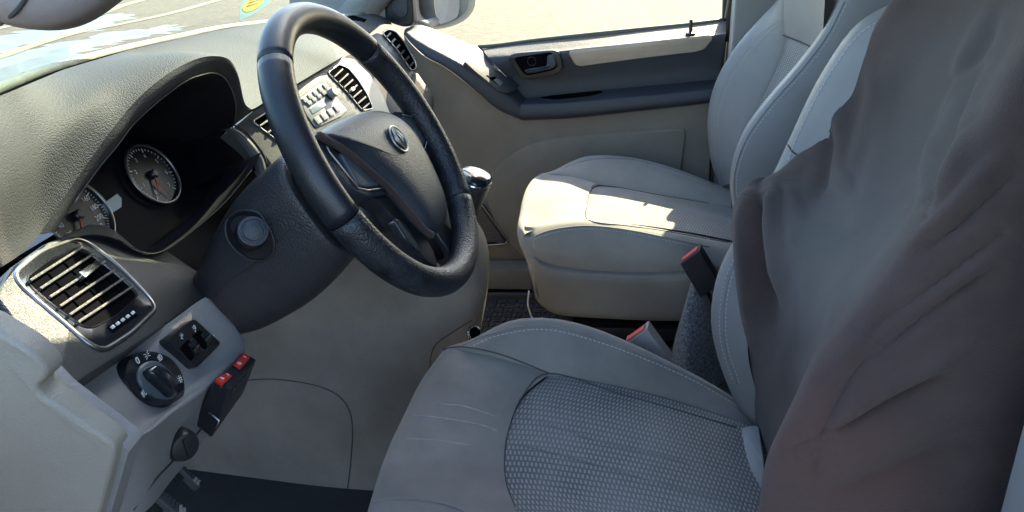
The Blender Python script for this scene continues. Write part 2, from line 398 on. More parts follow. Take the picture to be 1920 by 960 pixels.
# ================================================================== SETTING
def ground_mat():
    m = mat('packed sandy ground', (.062, .050, .034), .9, grain='noise', gs=9, gd=.03, dirt=.25, ds=1.3); t = m.node_tree; b = t.nodes['Principled BSDF']; lk = t.links.new
    tc = nd(t, 'ShaderNodeTexCoord'); src = b.inputs['Base Color'].links[0].from_socket
    vz = nd(t, 'ShaderNodeTexVoronoi'); vz.inputs['Scale'].default_value = 14; lk(tc.outputs['Object'], vz.inputs['Vector'])
    rp = nd(t, 'ShaderNodeValToRGB'); rp.color_ramp.elements[0].position = .10; rp.color_ramp.elements[1].position = .17
    rp.color_ramp.elements[0].color = (.3, .28, .26, 1); rp.color_ramp.elements[1].color = (1, 1, 1, 1); lk(vz.outputs['Distance'], rp.inputs[0])
    n2 = nd(t, 'ShaderNodeTexNoise'); n2.inputs['Scale'].default_value = 6; n2.inputs['Detail'].default_value = 8; lk(tc.outputs['Object'], n2.inputs['Vector'])
    m2 = nd(t, 'ShaderNodeMapRange'); m2.inputs[1].default_value = .3; m2.inputs[2].default_value = .7; m2.inputs[3].default_value = .5; m2.inputs[4].default_value = 1.3; lk(n2.outputs[0], m2.inputs[0])
    mu = nd(t, 'ShaderNodeMix', data_type='RGBA', blend_type='MULTIPLY'); mu.inputs[0].default_value = 1; lk(src, mu.inputs[6]); lk(rp.outputs[0], mu.inputs[7])
    mv = nd(t, 'ShaderNodeMix', data_type='RGBA', blend_type='MULTIPLY'); mv.inputs[0].default_value = 1; lk(mu.outputs[2], mv.inputs[6]); lk(m2.outputs[0], mv.inputs[7])
    lk(mv.outputs[2], b.inputs['Base Color']); return m
GZ = -.5
bm = bmesh.new(); s = 900
bm.faces.new([bm.verts.new(p) for p in ((-s, -s, GZ), (s, -s, GZ), (s, s, GZ), (-s, s, GZ))])
tag(fin(bm, 'ground', ground_mat()), kind='structure')
M['puddle'] = mat('shallow puddle', (.10, .11, .10), .4, dirt=.35, ds=2, spec=.2, grain='noise', gs=2, gd=.004)
def puddle(pxs, k, lab):
    c = curve([PZ(u, v, GZ+.004) for u, v in pxs], 8, True); rr = random.Random(k); q = []
    for i, p in enumerate(c):
        a = c[(i+1) % len(c)]-c[i-1]; s_ = V((a.y, -a.x, 0)).normalized(); q.append(p+s_*rr.uniform(-.35, .35))
    bm = bmesh.new(); vs = [bm.verts.new(p) for p in q]
    for tr in tessellate_polygon([q]): bm.faces.new([vs[i] for i in tr])
    tag(fin(bm, 'puddle', 'puddle'), lab, 'puddle', kind='structure')
puddle([(-60, 80), (40, 60), (130, 42), (200, 28), (238, 30), (200, 52), (120, 70), (20, 95), (-60, 112)], 1, '')
puddle([(-60, 118), (60, 92), (150, 72), (260, 55), (330, 48), (360, 54), (280, 68), (200, 88), (140, 112), (60, 140), (-60, 170)], 2, '')
M['rut'] = mat('pale wheel track', (.15, .13, .095), .9, dirt=.15, ds=4)
def track(pxs, w):
    c = curve([PZ(u, v, GZ+.01) for u, v in pxs], 8); g = []
    for i, p in enumerate(c):
        a = c[min(i+1, len(c)-1)]-c[max(i-1, 0)]; s_ = V((a.y, -a.x, 0)).normalized()*w; g.append([p-s_, p+s_])
    tag(mesh_grid('track_mark', g, 'rut'), kind='structure')
track([(-60, 122), (0, 106), (70, 82), (140, 62), (240, 42), (330, 22), (430, -6)], .16)
track([(180, 28), (230, 10), (290, -6), (340, -18)], .2)
track([(-60, 66), (0, 52), (60, 42)], .2)

# ------------------------------------------------------------------ van shell
van = thing('van_body', 'van body shell around the cabin with pillar trims and window openings', 'van body', (0, -.6, 0))
bx0 = lambda name, a, b, m, bev=.004: box(name, (V(a)+V(b))/2, ((b[0]-a[0])/2, 0, 0), (0, (b[1]-a[1])/2, 0), (0, 0, (b[2]-a[2])/2), m, van, bev)
bx0('roof', (-.72, -2.9, 1.32), (.72, -.085, 1.36), 'liner')
bx0('added_visor', (.09, -.06, 1.285), (.52, .035, 1.305), 'liner', .006)  # unseen visor, added to shade the driver-side fascia
bx0('added_visor', (-.56, -.10, 1.285), (-.14, -.04, 1.305), 'liner', .006)  # unseen driver-side twin, added to match
bx0('roof_rail', (.60, -2.9, 1.035), (.72, -.2, 1.318), 'liner')
bx0('roof_rail', (-.72, -2.9, 1.2), (-.60, -.2, 1.318), 'liner')
bx0('rear_panel', (-.84, -2.95, -.1), (.84, -2.9, 1.32), 'pillar')
bx0('side_panel', (.78, -2.9, -.1), (.86, -.70, 1.06), 'pillar')
hexa('pillar', [V((.665, -.535, 1.06)), V((.76, -.535, 1.06)), V((.76, -.70, 1.06)), V((.665, -.70, 1.06))], [V((.785, -.53, .0)), V((.86, -.53, .0)), V((.86, -.70, .0)), V((.785, -.70, .0))], 'pillar', van, .006)
bx0('side_panel', (-.86, -2.9, -.1), (-.78, -.80, 1.2), 'pillar')
bx0('sill', (-.86, -.78, -.25), (-.74, .8, -.02), 'painted')
bx0('sill', (.74, -2.9, -.25), (.86, .8, .03), 'pillar')
bx0('nose_panel', (-.84, .75, -.3), (.84, .8, .6), 'painted')
bx0('scuttle', (-.8, .52, .55), (.8, .8, .74), 'dark')
pl = PX(1884, 900, -.70)
bx0('pillar', (-.86, pl.y-.14, -.05), (-.70, pl.y, 1.25), 'pillar', .012)
# passenger-side pillar trim behind the door
loft('pillar', [[PX(u, v, x) for u, v in ((1385, -160), (1383, -20), (1378, 80), (1362, 200), (1345, 330), (1335, 480))] for x in (.80,)] +
     [[PX(u+du, v, .765) for u, v in ((1390, -160), (1388, -20), (1382, 80), (1366, 200), (1350, 330), (1340, 480))] for du in (4, 60, 140)], 'pillar', van, thick=.01)
# windscreen base curve
WS = [(-120, 215, -.80), (-60, 197, -.70), (0, 180, -.62), (120, 130, -.42), (240, 94, -.2), (360, 67, .02), (440, 50, .2), (520, 40, .38), (600, 33, .55), (700, 26, .72)]
WSP = L(WS)
def base_at(x):
    for a, b in zip(WSP, WSP[1:]):
        if a.x <= x <= b.x: return a.lerp(b, (x-a.x)/(b.x-a.x))
    return (WSP[0] if x < WSP[0].x else WSP[-1]).copy()
hdr = [V((x, -.03-.10*abs(x)**1.5, 1.335)) for x in (-.66, -.6, -.5, -.36, -.18, .02, .2, .36, .5, .6)]
bsg = [p+V((0, .03, -.02)) for p in WSP]
loft('windscreen', [bsg, [a.lerp(b, .5)+V((0, .05, .035)) for a, b in zip(bsg, hdr)], hdr], 'glass_w', van, 3, 5)
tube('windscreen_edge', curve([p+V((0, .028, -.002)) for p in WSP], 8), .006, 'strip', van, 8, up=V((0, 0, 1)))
tube('windscreen_seal', curve([p+V((0, .012, -.006)) for p in WSP], 8), .0045, 'dark', van, 8)
# a-pillars
def apillar(s, m):
    a = V((.76*s, .50, .70)); b = V((.64*s, -.22, 1.30)); d = (b-a).normalized(); e = V((s, 0, .2)).normalized()
    tube('pillar', [a, a.lerp(b, .3), a.lerp(b, .6), b], .042, m, van, 10, flat=.6, up=e)
apillar(1, 'pillar')
tube('pillar', [V((-.84, .36, .70)), V((-.80, .12, 1.0)), V((-.70, -.2, 1.30))], .03, 'pillar', van, 10, flat=.7)
# quarter-window trim by the passenger mirror, with its little pane
o_ = [PX(u, v, .745) for u, v in ((540, -30), (722, -30), (722, 36), (690, 30), (655, 26), (620, 25), (575, 30), (545, 30))]
h_ = [PX(u, v, .745) for u, v in ((629, 24), (636, 15), (644, 9), (651, 8), (655, 14), (655, 25))]
holed('quarter_trim', o_, h_, (-1, 0, 0), .012, 'pillar', van)
prism('quarter_pane', [p+V((.02, 0, 0)) for p in h_], (-1, 0, 0), .002, 'glass_s', van)

# driver door, standing wide open beside the camera
hg = V((-.87, .40, 0)); dv = V((-.86, -.50, 0)).normalized(); dn_ = V((dv.y, -dv.x, 0))
box('driver_door_shell', hg+dv*.52+V((0, 0, .34)), dv*.50, dn_*.05, (0, 0, .44), 'painted', van, .02)
box('driver_door_trim', hg+dv*.52+V((0, 0, .30))-dn_*.055, dv*.46, dn_*.01, (0, 0, .36), 'doorlow', van, .008)
tube('driver_door_frame', [hg+dv*.05+V((0, 0, .8)), hg+dv*.45+V((0, 0, 1.22)), hg+dv*.98+V((0, 0, 1.25)), hg+dv*1.0+V((0, 0, .78))], .022, 'black', van, 8)

# floor
floor = tag(box('floor', (0, -.9, -.02), (.84, 0, 0), (0, 2.0, 0), (0, 0, .02), 'carpet'), kind='structure')

# ================================================================== PASSENGER DOOR
door = thing('passenger_door', 'closed passenger door with charcoal upper trim, taupe lower panel and armrest', 'car door', (.78, -.2, .05))
R1 = [(905, 92, .775), (1000, 79, .775), (1100, 69, .775), (1200, 58, .775), (1300, 47, .775), (1362, 39, .775)]
R2 = [(912, 103, .735), (1000, 97, .735), (1100, 87, .735), (1200, 76, .735), (1300, 67, .735), (1361, 60, .735)]
R2b = [(925, 118, .722), (1000, 108, .722), (1100, 97, .722), (1200, 86, .722), (1300, 76, .722), (1360, 69, .722)]
R3 = [(955, 150, .742), (1040, 146, .742), (1100, 142, .742), (1200, 132, .742), (1300, 122, .742), (1352, 116, .742)]
R4 = [(985, 184, .745), (1050, 177, .745), (1100, 172, .745), (1200, 162, .745), (1300, 153, .745), (1346, 148, .745)]
R5 = [(978, 194, .70), (1050, 191, .70), (1100, 187, .70), (1200, 178, .70), (1300, 168, .70), (1343, 163, .70)]
R6 = [(975, 201, .69), (1050, 197, .69), (1100, 193, .69), (1200, 184, .69), (1300, 174, .69), (1342, 169, .69)]
R7 = [(975, 222, .69), (1050, 219, .69), (1100, 215, .69), (1200, 204, .69), (1300, 193, .69), (1336, 188, .69)]
R8 = [(980, 226, .72), (1050, 223, .72), (1100, 219, .72), (1200, 208, .72), (1300, 197, .72), (1336, 192, .72)]
up_ = loft('upper_panel', [L(r) for r in (R1, R2, R2b, R3, R4)], 'doordark', door, 3, 4)
arm = loft('armrest', [L(r) for r in (R4, R5, R6, R7, R8)], 'doordark', door, 3, 4)
T_ = [(762, 52, .77), (790, 47, .77), (840, 66, .77), (880, 83, .772), (905, 92, .775), (925, 118, .728), (955, 150, .742), (985, 184, .745)]
Mi = [(758, 60, .715), (772, 72, .69), (806, 92, .675), (838, 108, .665), (866, 124, .662), (903, 149, .665), (942, 177, .675), (976, 200, .69)]
Lo = [(757, 64, .712), (770, 80, .688), (798, 105, .673), (826, 120, .663), (852, 137, .660), (890, 168, .663), (932, 203, .674), (975, 222, .69)]
sweep = loft('front_sweep', [L(T_), [a.lerp(b, .6)+V((0, 0, .002)) for a, b in zip(L(T_), L(Mi))], [a.lerp(b, .9)+V((0, 0, .003)) for a, b in zip(L(T_), L(Mi))], L(Mi), [a.lerp(b, .5)+V((-.003, 0, 0)) for a, b in zip(L(Mi), L(Lo))], L(Lo), [p+V((.02, 0, -.005)) for p in L(Lo)], [p+V((.07, 0, -.006)) for p in L(Lo)]], 'doordark', door, 4, 3)
tube('armrest_joint', L([(985, 184, .743), (977, 196, .694), (974.5, 203, .6885), (974.5, 222, .6885)]), .0011, 'seam', door, 6)
# lower panel
top = [(757, 64, .75), (770, 82, .745), (798, 108, .745), (826, 122, .74), (852, 139, .735), (890, 170, .73), (932, 205, .727), (975, 224, .725), (1050, 221, .725), (1100, 217, .725), (1200, 206, .725), (1300, 195, .725), (1337, 190, .725)]
tp3 = L(top); rows = [tp3]
for zf, xo in ((.25, .738), (.5, .742), (.78, .745), (1, .75)):
    rows.append([V((xo, p.y, p.z*(1-zf)+.07*zf)) for p in tp3])
low = loft('lower_panel', rows, 'doorlow', door, 3, 4)
pk = [PX(u, v, .735) for u, v in ((905, 352), (925, 322), (950, 293), (985, 271), (1035, 258), (1100, 251), (1180, 246), (1280, 239), (1287, 246), (1280, 300), (1268, 380), (1255, 500), (1000, 500), (930, 430))]
pk = rnd(pk, .02, 3)
prism('map_pocket', pk, (-1, 0, 0), .02, 'doorlow', door, .006, 3)
seat_edge = [PX(u, v, .7385) for u, v in ((908, 338), (935, 343), (965, 350), (1010, 362))]
tube('panel_joint', curve(seat_edge, 5), .0015, 'seam', door, 6)
# speaker grille with bright rim
sp = Plane(PX(925, 420, .728), (-1, 0, 0))
spo = rnd(sp.pts([(862, 372), (890, 374), (905, 385), (952, 450), (948, 457), (915, 459), (870, 460)]), .012)
spg = prism('speaker_grille', spo, (-1, 0, 0), .012, 'black', door, .002)
bm = bmesh.new(); c0 = sp.px(905, 420, .003)
for i in range(-14, 14):
    for j in range(-12, 12):
        q = sp.at((0), 0, 0, c0)+V((0, (i+.5*(j % 2))*.006, j*.0052))
        u, v = PROJ(q)
        if 872 < u < 943 and 378 < v < 455 and (v-378) > (u-895)*1.45: box_bm(bm, q, V((.001, 0, 0)), V((0, .0018, 0)), V((0, 0, .0016)))
tag(fin(bm, 'grille_mesh', 'plinth', spg, False), kind='stuff')
tube('speaker_rim', [p+V((-.002, 0, 0)) for p in spo], .0022, 'silver', spg, 6, True)
# belt seal and glass
b3 = [PX(u, v, .782) for u, v in ((897, 88), (940, 84), (1000, 76), (1100, 65), (1200, 55), (1290, 46), (1357, 38))]
tube('belt_seal', curve(b3, 4), .0055, 'seal', door, 8)
gl0 = [p+V((.012, 0, -.01)) for p in b3]
fr_ = [PX(u, v, .79) for u, v in ((779, 48), (840, 70), (890, 88))]
gb = fr_+gl0[1:]
gt = [V((.68, .14, 1.01)), V((.675, .10, 1.035)), V((.675, .03, 1.045))]+[V((.675, p.y-.02, 1.05)) for p in gl0[1:]]
loft('window_glass', [gb, [a.lerp(b, .5)+V((.015, 0, 0)) for a, b in zip(gb, gt)], gt], 'glass_s', door, 2, 3)
rf = PX(1357, 38, .785)
tube('window_frame', [rf+V((.0, -.016, -.05)), rf+V((0, -.016, 0)), rf.lerp(V((.67, rf.y-.03, 1.05)), .5)+V((.015, -.016, 0)), V((.67, rf.y-.035, 1.05))], .016, 'black', door, 8)
tube('window_frame', [V((.675, .16, 1.0)), V((.67, -.1, 1.045)), V((.67, rf.y-.035, 1.05))], .022, 'black', door, 8)
tube('frame_highlight', L([(1369, -30, .775), (1367, 30, .775), (1362, 90, .775), (1352, 180, .775), (1330, 290, .775)]), .0016, 'satin', door, 6)
prism('door_edge', L([(1357, -40, .79), (1373, -40, .79), (1371, 30, .79), (1366, 90, .79), (1356, 180, .79), (1336, 300, .79), (1322, 420, .79), (1310, 420, .79), (1328, 290, .79), (1343, 180, .79), (1354, 60, .79)]), (-1, 0, 0), .02, 'doordark', door)
box('outer_skin', (.835, -.10, .29), (.012, 0, 0), (0, .56, 0), (0, 0, .365), 'painted', door, .006)
# lock pin
pb = PX(1295, 58, .745)
lkp = tube('lock_pin', [pb+V((0, 0, -.02)), pb+V((0, 0, .024)), pb+V((0, 0, .027))], [.0045, .0045, .003], 'black', door, 10)
lathe('pin_collar', [(.012, 0), (.012, .004), (.007, .006)], pb+V((0, 0, -.008)), V((0, 0, 1)), 'black', lkp, 16)
# satin strip
stp = rnd(L([(1066, 98, .728), (1072, 94, .728), (1200, 81, .728), (1333, 67, .728), (1336, 72, .728), (1320, 91, .728), (1303, 96, .728), (1200, 108, .728), (1087, 123, .728), (1078, 119, .728)]), .006, 3)
tst = bvh([up_])
stp = [h[0] for h in (hit(tst, *PROJ(p), .0035) for p in stp) if h]
prism('satin_strip', stp, (-1, 0, .15), .006, 'satin', door, .0015, 3)
# inside handle
hpl = Plane(PX(1000, 125, .718), (-1, 0, 0))
hbz = prism('handle_bezel', rnd(hpl.pts([(950, 107), (965, 99), (1042, 93), (1050, 98), (1056, 125), (1050, 135), (1030, 143), (988, 149), (975, 145)]), .014), (-1, 0, 0), .015, 'black', door, .003)
cup = rnd(hpl.pts([(962, 108), (1036, 97), (1047, 123), (1040, 131), (990, 142), (981, 138)], .0035), .012)
prism('handle_cup', cup, (-1, 0, 0), .004, 'dark', hbz, .001)
lv = hpl.pts([(982, 131), (1000, 127), (1025, 124), (1026, 103), (1040, 101), (1045, 120), (1038, 129), (1000, 137), (988, 138)], .005)
hd_ = prism('handle_lever', rnd(lv, .006, 3), (-1, 0, 0), .002, 'hub', hbz, .005, 3)
cc = hpl.px(997, 115, .0048); tube('handle_screw_cover', [cc+V((0, math.cos(a)*.0105, math.sin(a)*.0105)) for a in [k*math.pi/12 for k in range(24)]], .0009, 'black', hbz, 5, True)
# window switch plate on the sweep
tsw = bvh([sweep, up_, arm])
def on(t, l, lift=.002): return [h[0] for h in (hit(t, u, v, lift) for u, v in l) if h]
q = on(tsw, [(866, 121), (874, 116), (890, 119), (922, 133), (955, 152), (970, 164), (962, 173), (948, 177), (935, 174), (905, 151), (880, 133)], .001)
nq = (hit(tsw, 920, 148)[1]+hit(tsw, 900, 135)[1]+hit(tsw, 945, 162)[1]).normalized()
cq = sum(q, V())/len(q); q = [p-nq*((p-cq).dot(nq))*.85+nq*.007 for p in q]
M['cs'] = mat('centre fascia', (.10, .099, .095), .45, grain='leather', gs=600, gd=.0002, dirt=.05)
spl = prism('switch_plate', rnd(q, .008), nq, .009, 'trim', door, .0015)
spp = Plane(cq+nq*.0088, nq)
prism('switch_recess', spp.pts([(911, 142), (920, 138), (944, 155), (936, 162)], .0002), nq, .001, 'dark', spl)
prism('window_switch', rnd(spp.pts([(925, 150), (932, 147), (945, 156), (938, 163)], .001), .003), nq, .002, 'cs', spl, .002)
# pocket slot above the armrest
ts2 = bvh([up_, arm])
q = on(ts2, [(1012, 184), (1030, 179), (1128, 170), (1131, 173), (1110, 179), (1040, 187)], .0012); 
if len(q) > 4: prism('grab_slot', rnd(q, .006, 2), hit(ts2, 1070, 179)[1], .002, 'dark', door)
# ------------------------------------------------------------------ passenger door mirror and corner cover
cv = rnd(L([(722, -40, .752), (772, -40, .752), (777, 40, .752), (772, 48, .752), (758, 51, .752), (735, 44, .752), (724, 36, .752)]), .012)
mcc = prism('mirror_corner_cover', cv, (-1, .1, 0), .02, 'black', door, .006, 3)
cv2 = rnd(L([(733, -40, .744), (763, -40, .744), (765, 26, .744), (757, 33, .744), (745, 30, .744), (735, 22, .744)]), .01)
prism('tweeter_cover', cv2, (-1, .1, 0), .006, 'doordark', mcc, .003, 2)
mc = PX(845, -12, 1.02)
mo = rnd([PX(u, v, 1.03) for u, v in ((772, -70), (888, -80), (893, 5), (884, 28), (862, 45), (823, 56), (795, 47), (776, 30))], .05, 5)
g = []
cm = sum(mo, V())/len(mo); ax = V((-.38, -.92, .05)).normalized()
rows = [(1.0, -.0), (1.03, .03), (.96, .07), (.7, .10), (.3, .115), (.02, .118)]
g = [[cm+(p-cm)*f-ax*h for p in mo] for f, h in rows]
mhs = mesh_grid('mirror_housing', g, 'mirrorhouse', door, closed=True)
mg = rnd([PX(u, v, 1.028) for u, v in ((806, -60), (872, -70), (873, 15), (865, 32), (845, 40), (820, 46), (812, 42), (806, 15))], .03, 4)
ring = [cm+(p-cm)*1.0 for p in mo]
mesh_grid('mirror_frame', [ring, [p+ax*.004 for p in [m_.lerp(cm, .12) for m_ in mo]], [m_.lerp(cm, .2)-ax*.004 for m_ in mo]], 'mirrorhouse', mhs, closed=True)
cg = sum(mg, V())/len(mg); mn = V((-.62, -.78, .06)).normalized()
prism('mirror_glass', [p-mn*((p-cg).dot(mn))*.6 for p in mg], mn, .003, 'mirror', mhs)
tube('mirror_arm', [PX(786, 46, .80), PX(800, 45, .9), PX(815, 40, 1.02)], .016, 'mirrorhouse', door, 10, flat=.7)

# ------------------------------------------------------------------ sill, passenger floor and mat
box('sill_scuff', (.70, 0.05, .055), (.035, 0, 0), (0, .9, 0), (0, 0, .03), 'plinth', van, .006)
mat_o = thing('floor_mat', 'black rubber mat with raised bar pattern in the passenger footwell', 'floor mat', (.4, .1, .02))
box('mat_sheet', (.40, .12, .012), (.235, 0, 0), (0, .32, 0), (0, 0, .006), 'rubber', mat_o, .003)
box('mat_rim', (.625, .12, .022), (.008, 0, 0), (0, .32, 0), (0, 0, .012), 'rubber', mat_o, .004)
bm = bmesh.new()
for i in range(18):
    for j in range(22):
        cx, cy = .185+i*.026, -.18+j*.026
        if (i+j) % 2:
            for d in (-.006, .006): box_bm(bm, V((cx+d, cy, .0205)), V((.0032, 0, 0)), V((0, .0095, 0)), V((0, 0, .0025)))
        else:
            for d in (-.006, .006): box_bm(bm, V((cx, cy+d, .0205)), V((.0095, 0, 0)), V((0, .0032, 0)), V((0, 0, .0025)))
tag(fin(bm, 'mat_bars', 'rubber', mat_o, False), kind='stuff')

# ================================================================== DASHBOARD
dash = thing('dashboard', 'charcoal and grey dashboard with instrument hood, vents and radio', 'dashboard', (0, .4, .3))
LEFT = [(-90, 552, -.86), (-55, 533, -.84), (-25, 516, -.81), (5, 499, -.77), (42, 474, -.71)]
CREST = [(75, 440, -.645), (120, 370, -.60), (165, 305, -.56), (205, 250, -.525), (240, 205, -.49), (280, 165, -.455), (325, 132, -.415), (370, 110, -.375), (405, 105, -.34), (430, 112, -.31), (445, 135, -.28), (452, 165, -.255), (460, 195, -.235), (472, 205, -.215)]
RIGHT = [(505, 186, -.14), (555, 158, -.04), (600, 131, .05), (640, 107, .13), (663, 88, .3), (685, 68, .5), (714, 47, .66), (735, 46, .75)]
BX = [-.86, -.80, -.74, -.68, -.63, -.59, -.56, -.53, -.50, -.47, -.43, -.39, -.345, -.30, -.265, -.235, -.21, -.19, -.17, -.12, -.04, .05, .13, .3, .48, .62, .72]
cre = L(LEFT+CREST+RIGHT)
front = [base_at(x) for x in BX]
front[0] = WSP[0]+V((-.05, -.03, 0)); 
nL = len(LEFT)
m1, m2, m3 = [], [], []
for i, (a, b) in enumerate(zip(front, cre)):
    k = .008+.014/(1+math.exp((i-nL-3)*.9))
    m1.append(a.lerp(b, .3)+V((0, -.5*k, k*.35))); m2.append(a.lerp(b, .65)+V((0, -.6*k, k*.8))); m3.append(a.lerp(b, .92)+V((0, -.1*k, k*.4)))
pad = loft('top_pad', [front, m1, m2, m3, cre], 'pad', dash, 4, 5)
# instrument hood lip and inside
INN = [(100, 440, -.60), (138, 378, -.565), (180, 318, -.53), (218, 272, -.50), (250, 230, -.47), (300, 185, -.43), (345, 152, -.39), (375, 140, -.355), (398, 136, -.325), (418, 144, -.30), (433, 168, -.275), (440, 195, -.25), (439, 222, -.23), (434, 238, -.215)]
cr3, in3 = L(CREST), L(INN)
mid = [a.lerp(b, .5)+V((0, -.006, .002)) for a, b in zip(cr3, in3)]
lip = loft('hood_lip', [cr3, mid, in3], 'lip', dash, 4, 4)
CP = Plane(PX(285, 328, -.33), (0, -.9, .43))
deep = [CP.at(0, 0, 0, p-CP.n*((p-CP.p).dot(CP.n))) for p in in3]
deep = [d+(d-CP.p)*.10 for d in deep]
loft('hood_lining', [in3, [a.lerp(b, .5) for a, b in zip(in3, deep)], deep], 'black', dash, 4, 3)
tube('bezel_line', curve([p+V((0, -.001, -.0005)) for p in in3[1:]], 5), .0009, 'silver', dash, 6)
slot = [PX(u, v, -.30) for u, v in ((378, 160), (392, 150), (405, 147), (408, 151), (398, 158), (384, 164))]
# cluster
clu = thing('instrument_cluster', 'instrument cluster with two round dials deep under the dashboard hood', 'instrument cluster', CP.p)
prism('face_panel', [CP.at(a, b, -.004) for a, b in ((-.34, -.16), (.22, -.16), (.2, .05), (.1, .10), (-.08, .10), (-.2, .05), (-.34, .0))], CP.n, .01, 'cluster', clu)
prism('side_panel', CP.pts([(372, 195), (420, 240), (500, 262), (520, 300), (400, 345), (372, 345), (360, 270)], .012), CP.n, .03, 'cluster', clu, .006)
def dial(c, r, nums, a0, a1, needle, sub=None):
    dfc = prism('dial_face', [CP.at(math.cos(t)*r, math.sin(t)*r, 0, c) for t in [k*math.pi/24 for k in range(48)]], CP.n, .002, 'dial', clu)
    tube('dial_ring', [CP.at(math.cos(t)*r*1.04, math.sin(t)*r*1.04, .003, c) for t in [k*math.pi/24 for k in range(48)]], .0022, 'ringmetal', dfc, 8, True)
    bm = bmesh.new(); N = (len(nums)-1)*5
    for i in range(N+1):
        a = math.radians(a0+(a1-a0)*i/N); L1 = .80 if i % 5 == 0 else .87
        p, q = CP.at(math.cos(a)*r*L1, math.sin(a)*r*L1, .0008, c), CP.at(math.cos(a)*r*.94, math.sin(a)*r*.94, .0008, c)
        t = (q-p)/2; box_bm(bm, (p+q)/2, t, CP.n.cross(t).normalized()*(.0006 if i % 5 == 0 else .0004), CP.n*.0002)
    tag(fin(bm, 'dial_ticks', 'white', dfc, False), kind='stuff')
    for i, s_ in enumerate(nums):
        a = math.radians(a0+(a1-a0)*i/(len(nums)-1)); text('dial_numeral', s_, CP, CP.at(math.cos(a)*r*.66, math.sin(a)*r*.66, 0, c), r*.2, 'white', dfc, .001)
    a = math.radians(needle); p, q = CP.at(0, 0, .004, c), CP.at(math.cos(a)*r*.8, math.sin(a)*r*.8, .004, c)
    tube('needle', [p, q], [.0016, .0006], 'orange', dfc, 6)
    lathe('needle_hub', [(.006, 0), (.006, .004), (.004, .006)], CP.at(0, 0, .001, c), CP.n, 'black', dfc, 20)
tc_ = CP.px(285, 328)
# dial size from the photograph: horizontal half-width of the ring
tr_ = (CP.px(334, 345)-CP.px(237, 300)).length*.5
tr_ = min(max(tr_, .036), .05)
dial(tc_, tr_, ['0', '1', '2', '3', '4', '5', '6', '7'], 235, -55, 238)
spc = tc_+CP.e1*-.148
dial(spc, tr_*1.08, ['0', '20', '40', '60', '80', '100', '120', '140', '160', '180', '200', '220'], 235, -55, 236)
a = math.radians(-70); tube('needle', [CP.at(-.006, -.012, .004, tc_), CP.at(-.006+math.cos(a)*.024, -.012+math.sin(a)*.024, .004, tc_)], [.001, .0005], 'orange', clu, 6)
prism('info_display', CP.pts([(192, 383), (220, 363), (228, 372), (228, 388), (206, 402)], .002), CP.n, .002, 'screen', clu)
# binnacle floor
FL = [(110, 452, -.60), (170, 440, -.545), (215, 447, -.51), (255, 470, -.485), (285, 477, -.455), (320, 463, -.42), (370, 425, -.36), (420, 380, -.30), (470, 320, -.24), (490, 285, -.21)]
fl3 = L(FL); fld = [p-CP.n*((p-CP.p).dot(CP.n)+.0)+V((0, 0, .012)) for p in fl3]
loft('hood_floor', [fl3, [a.lerp(b, .5)+V((0, 0, -.004)) for a, b in zip(fl3, fld)], fld], 'black', dash, 4, 3)
tube('floor_line', curve([p+V((0, -.002, .001)) for p in fl3[2:9]], 5), .0007, 'trim', dash, 6)
# ---------------- driver-side fascia band with its vent
v1, v2, v3 = PX(15, 525, -.72), PX(145, 452, -.56), PX(180, 665, -.72)
VN = (v2-v1).cross(v3-v1).normalized(); VN = VN if VN.dot(CAM-v1) > 0 else -VN
VPl = Plane(v1, VN)
band = VPl.pts([(20, 502), (80, 460), (125, 440), (165, 422), (190, 424), (215, 436), (255, 472), (285, 480), (320, 466), (372, 425), (400, 470), (400, 545), (376, 562), (300, 617), (200, 682), (110, 742), (88, 735), (70, 690), (45, 640), (15, 590), (-12, 555)])
prism('fascia_band', band, VN, .03, 'trim', dash, .003, 2)
OUT = [[(20, 502, None), (-12, 555, None), (15, 590, None), (45, 640, None), (70, 690, None), (90, 737, None)]]
e0 = VPl.pts([(22, 501), (-12, 555), (15, 590), (45, 640), (70, 690), (95, 738)])
loft('fascia_end', [[p-VN*.002 for p in e0], [p+V((-.007, -.002, -.002)) for p in e0], [p+V((-.010, .008, -.008)) for p in e0], [p+V((-.010, .03, -.015)) for p in e0]], 'trim', dash, 4, 4)
def ringpts(l, r, s=4): return rnd(VPl.pts(l), r, s)
vent = [(14, 528), (148, 449), (290, 578), (180, 667)]
vo = ringpts([(12, 527), (70, 478), (146, 449), (215, 500), (292, 580), (240, 630), (180, 669), (100, 600)], .022, 5)
tube('vent_chrome_ring', [p+VN*.0035 for p in vo], .0024, 'ringmetal', dash, 8, True)
vb = ringpts([(16, 527), (70, 482), (145, 453), (213, 503), (287, 580), (237, 626), (180, 664), (102, 600)], .02, 5)
vbz = prism('vent_bezel', [p+VN*.0035 for p in vb], VN, .004, 'gloss', dash, .001)
vi = ringpts([(33, 533), (80, 496), (143, 468), (200, 510), (256, 559), (210, 600), (156, 628), (95, 585)], .016, 5)
cvi = sum(vi, V())/len(vi)
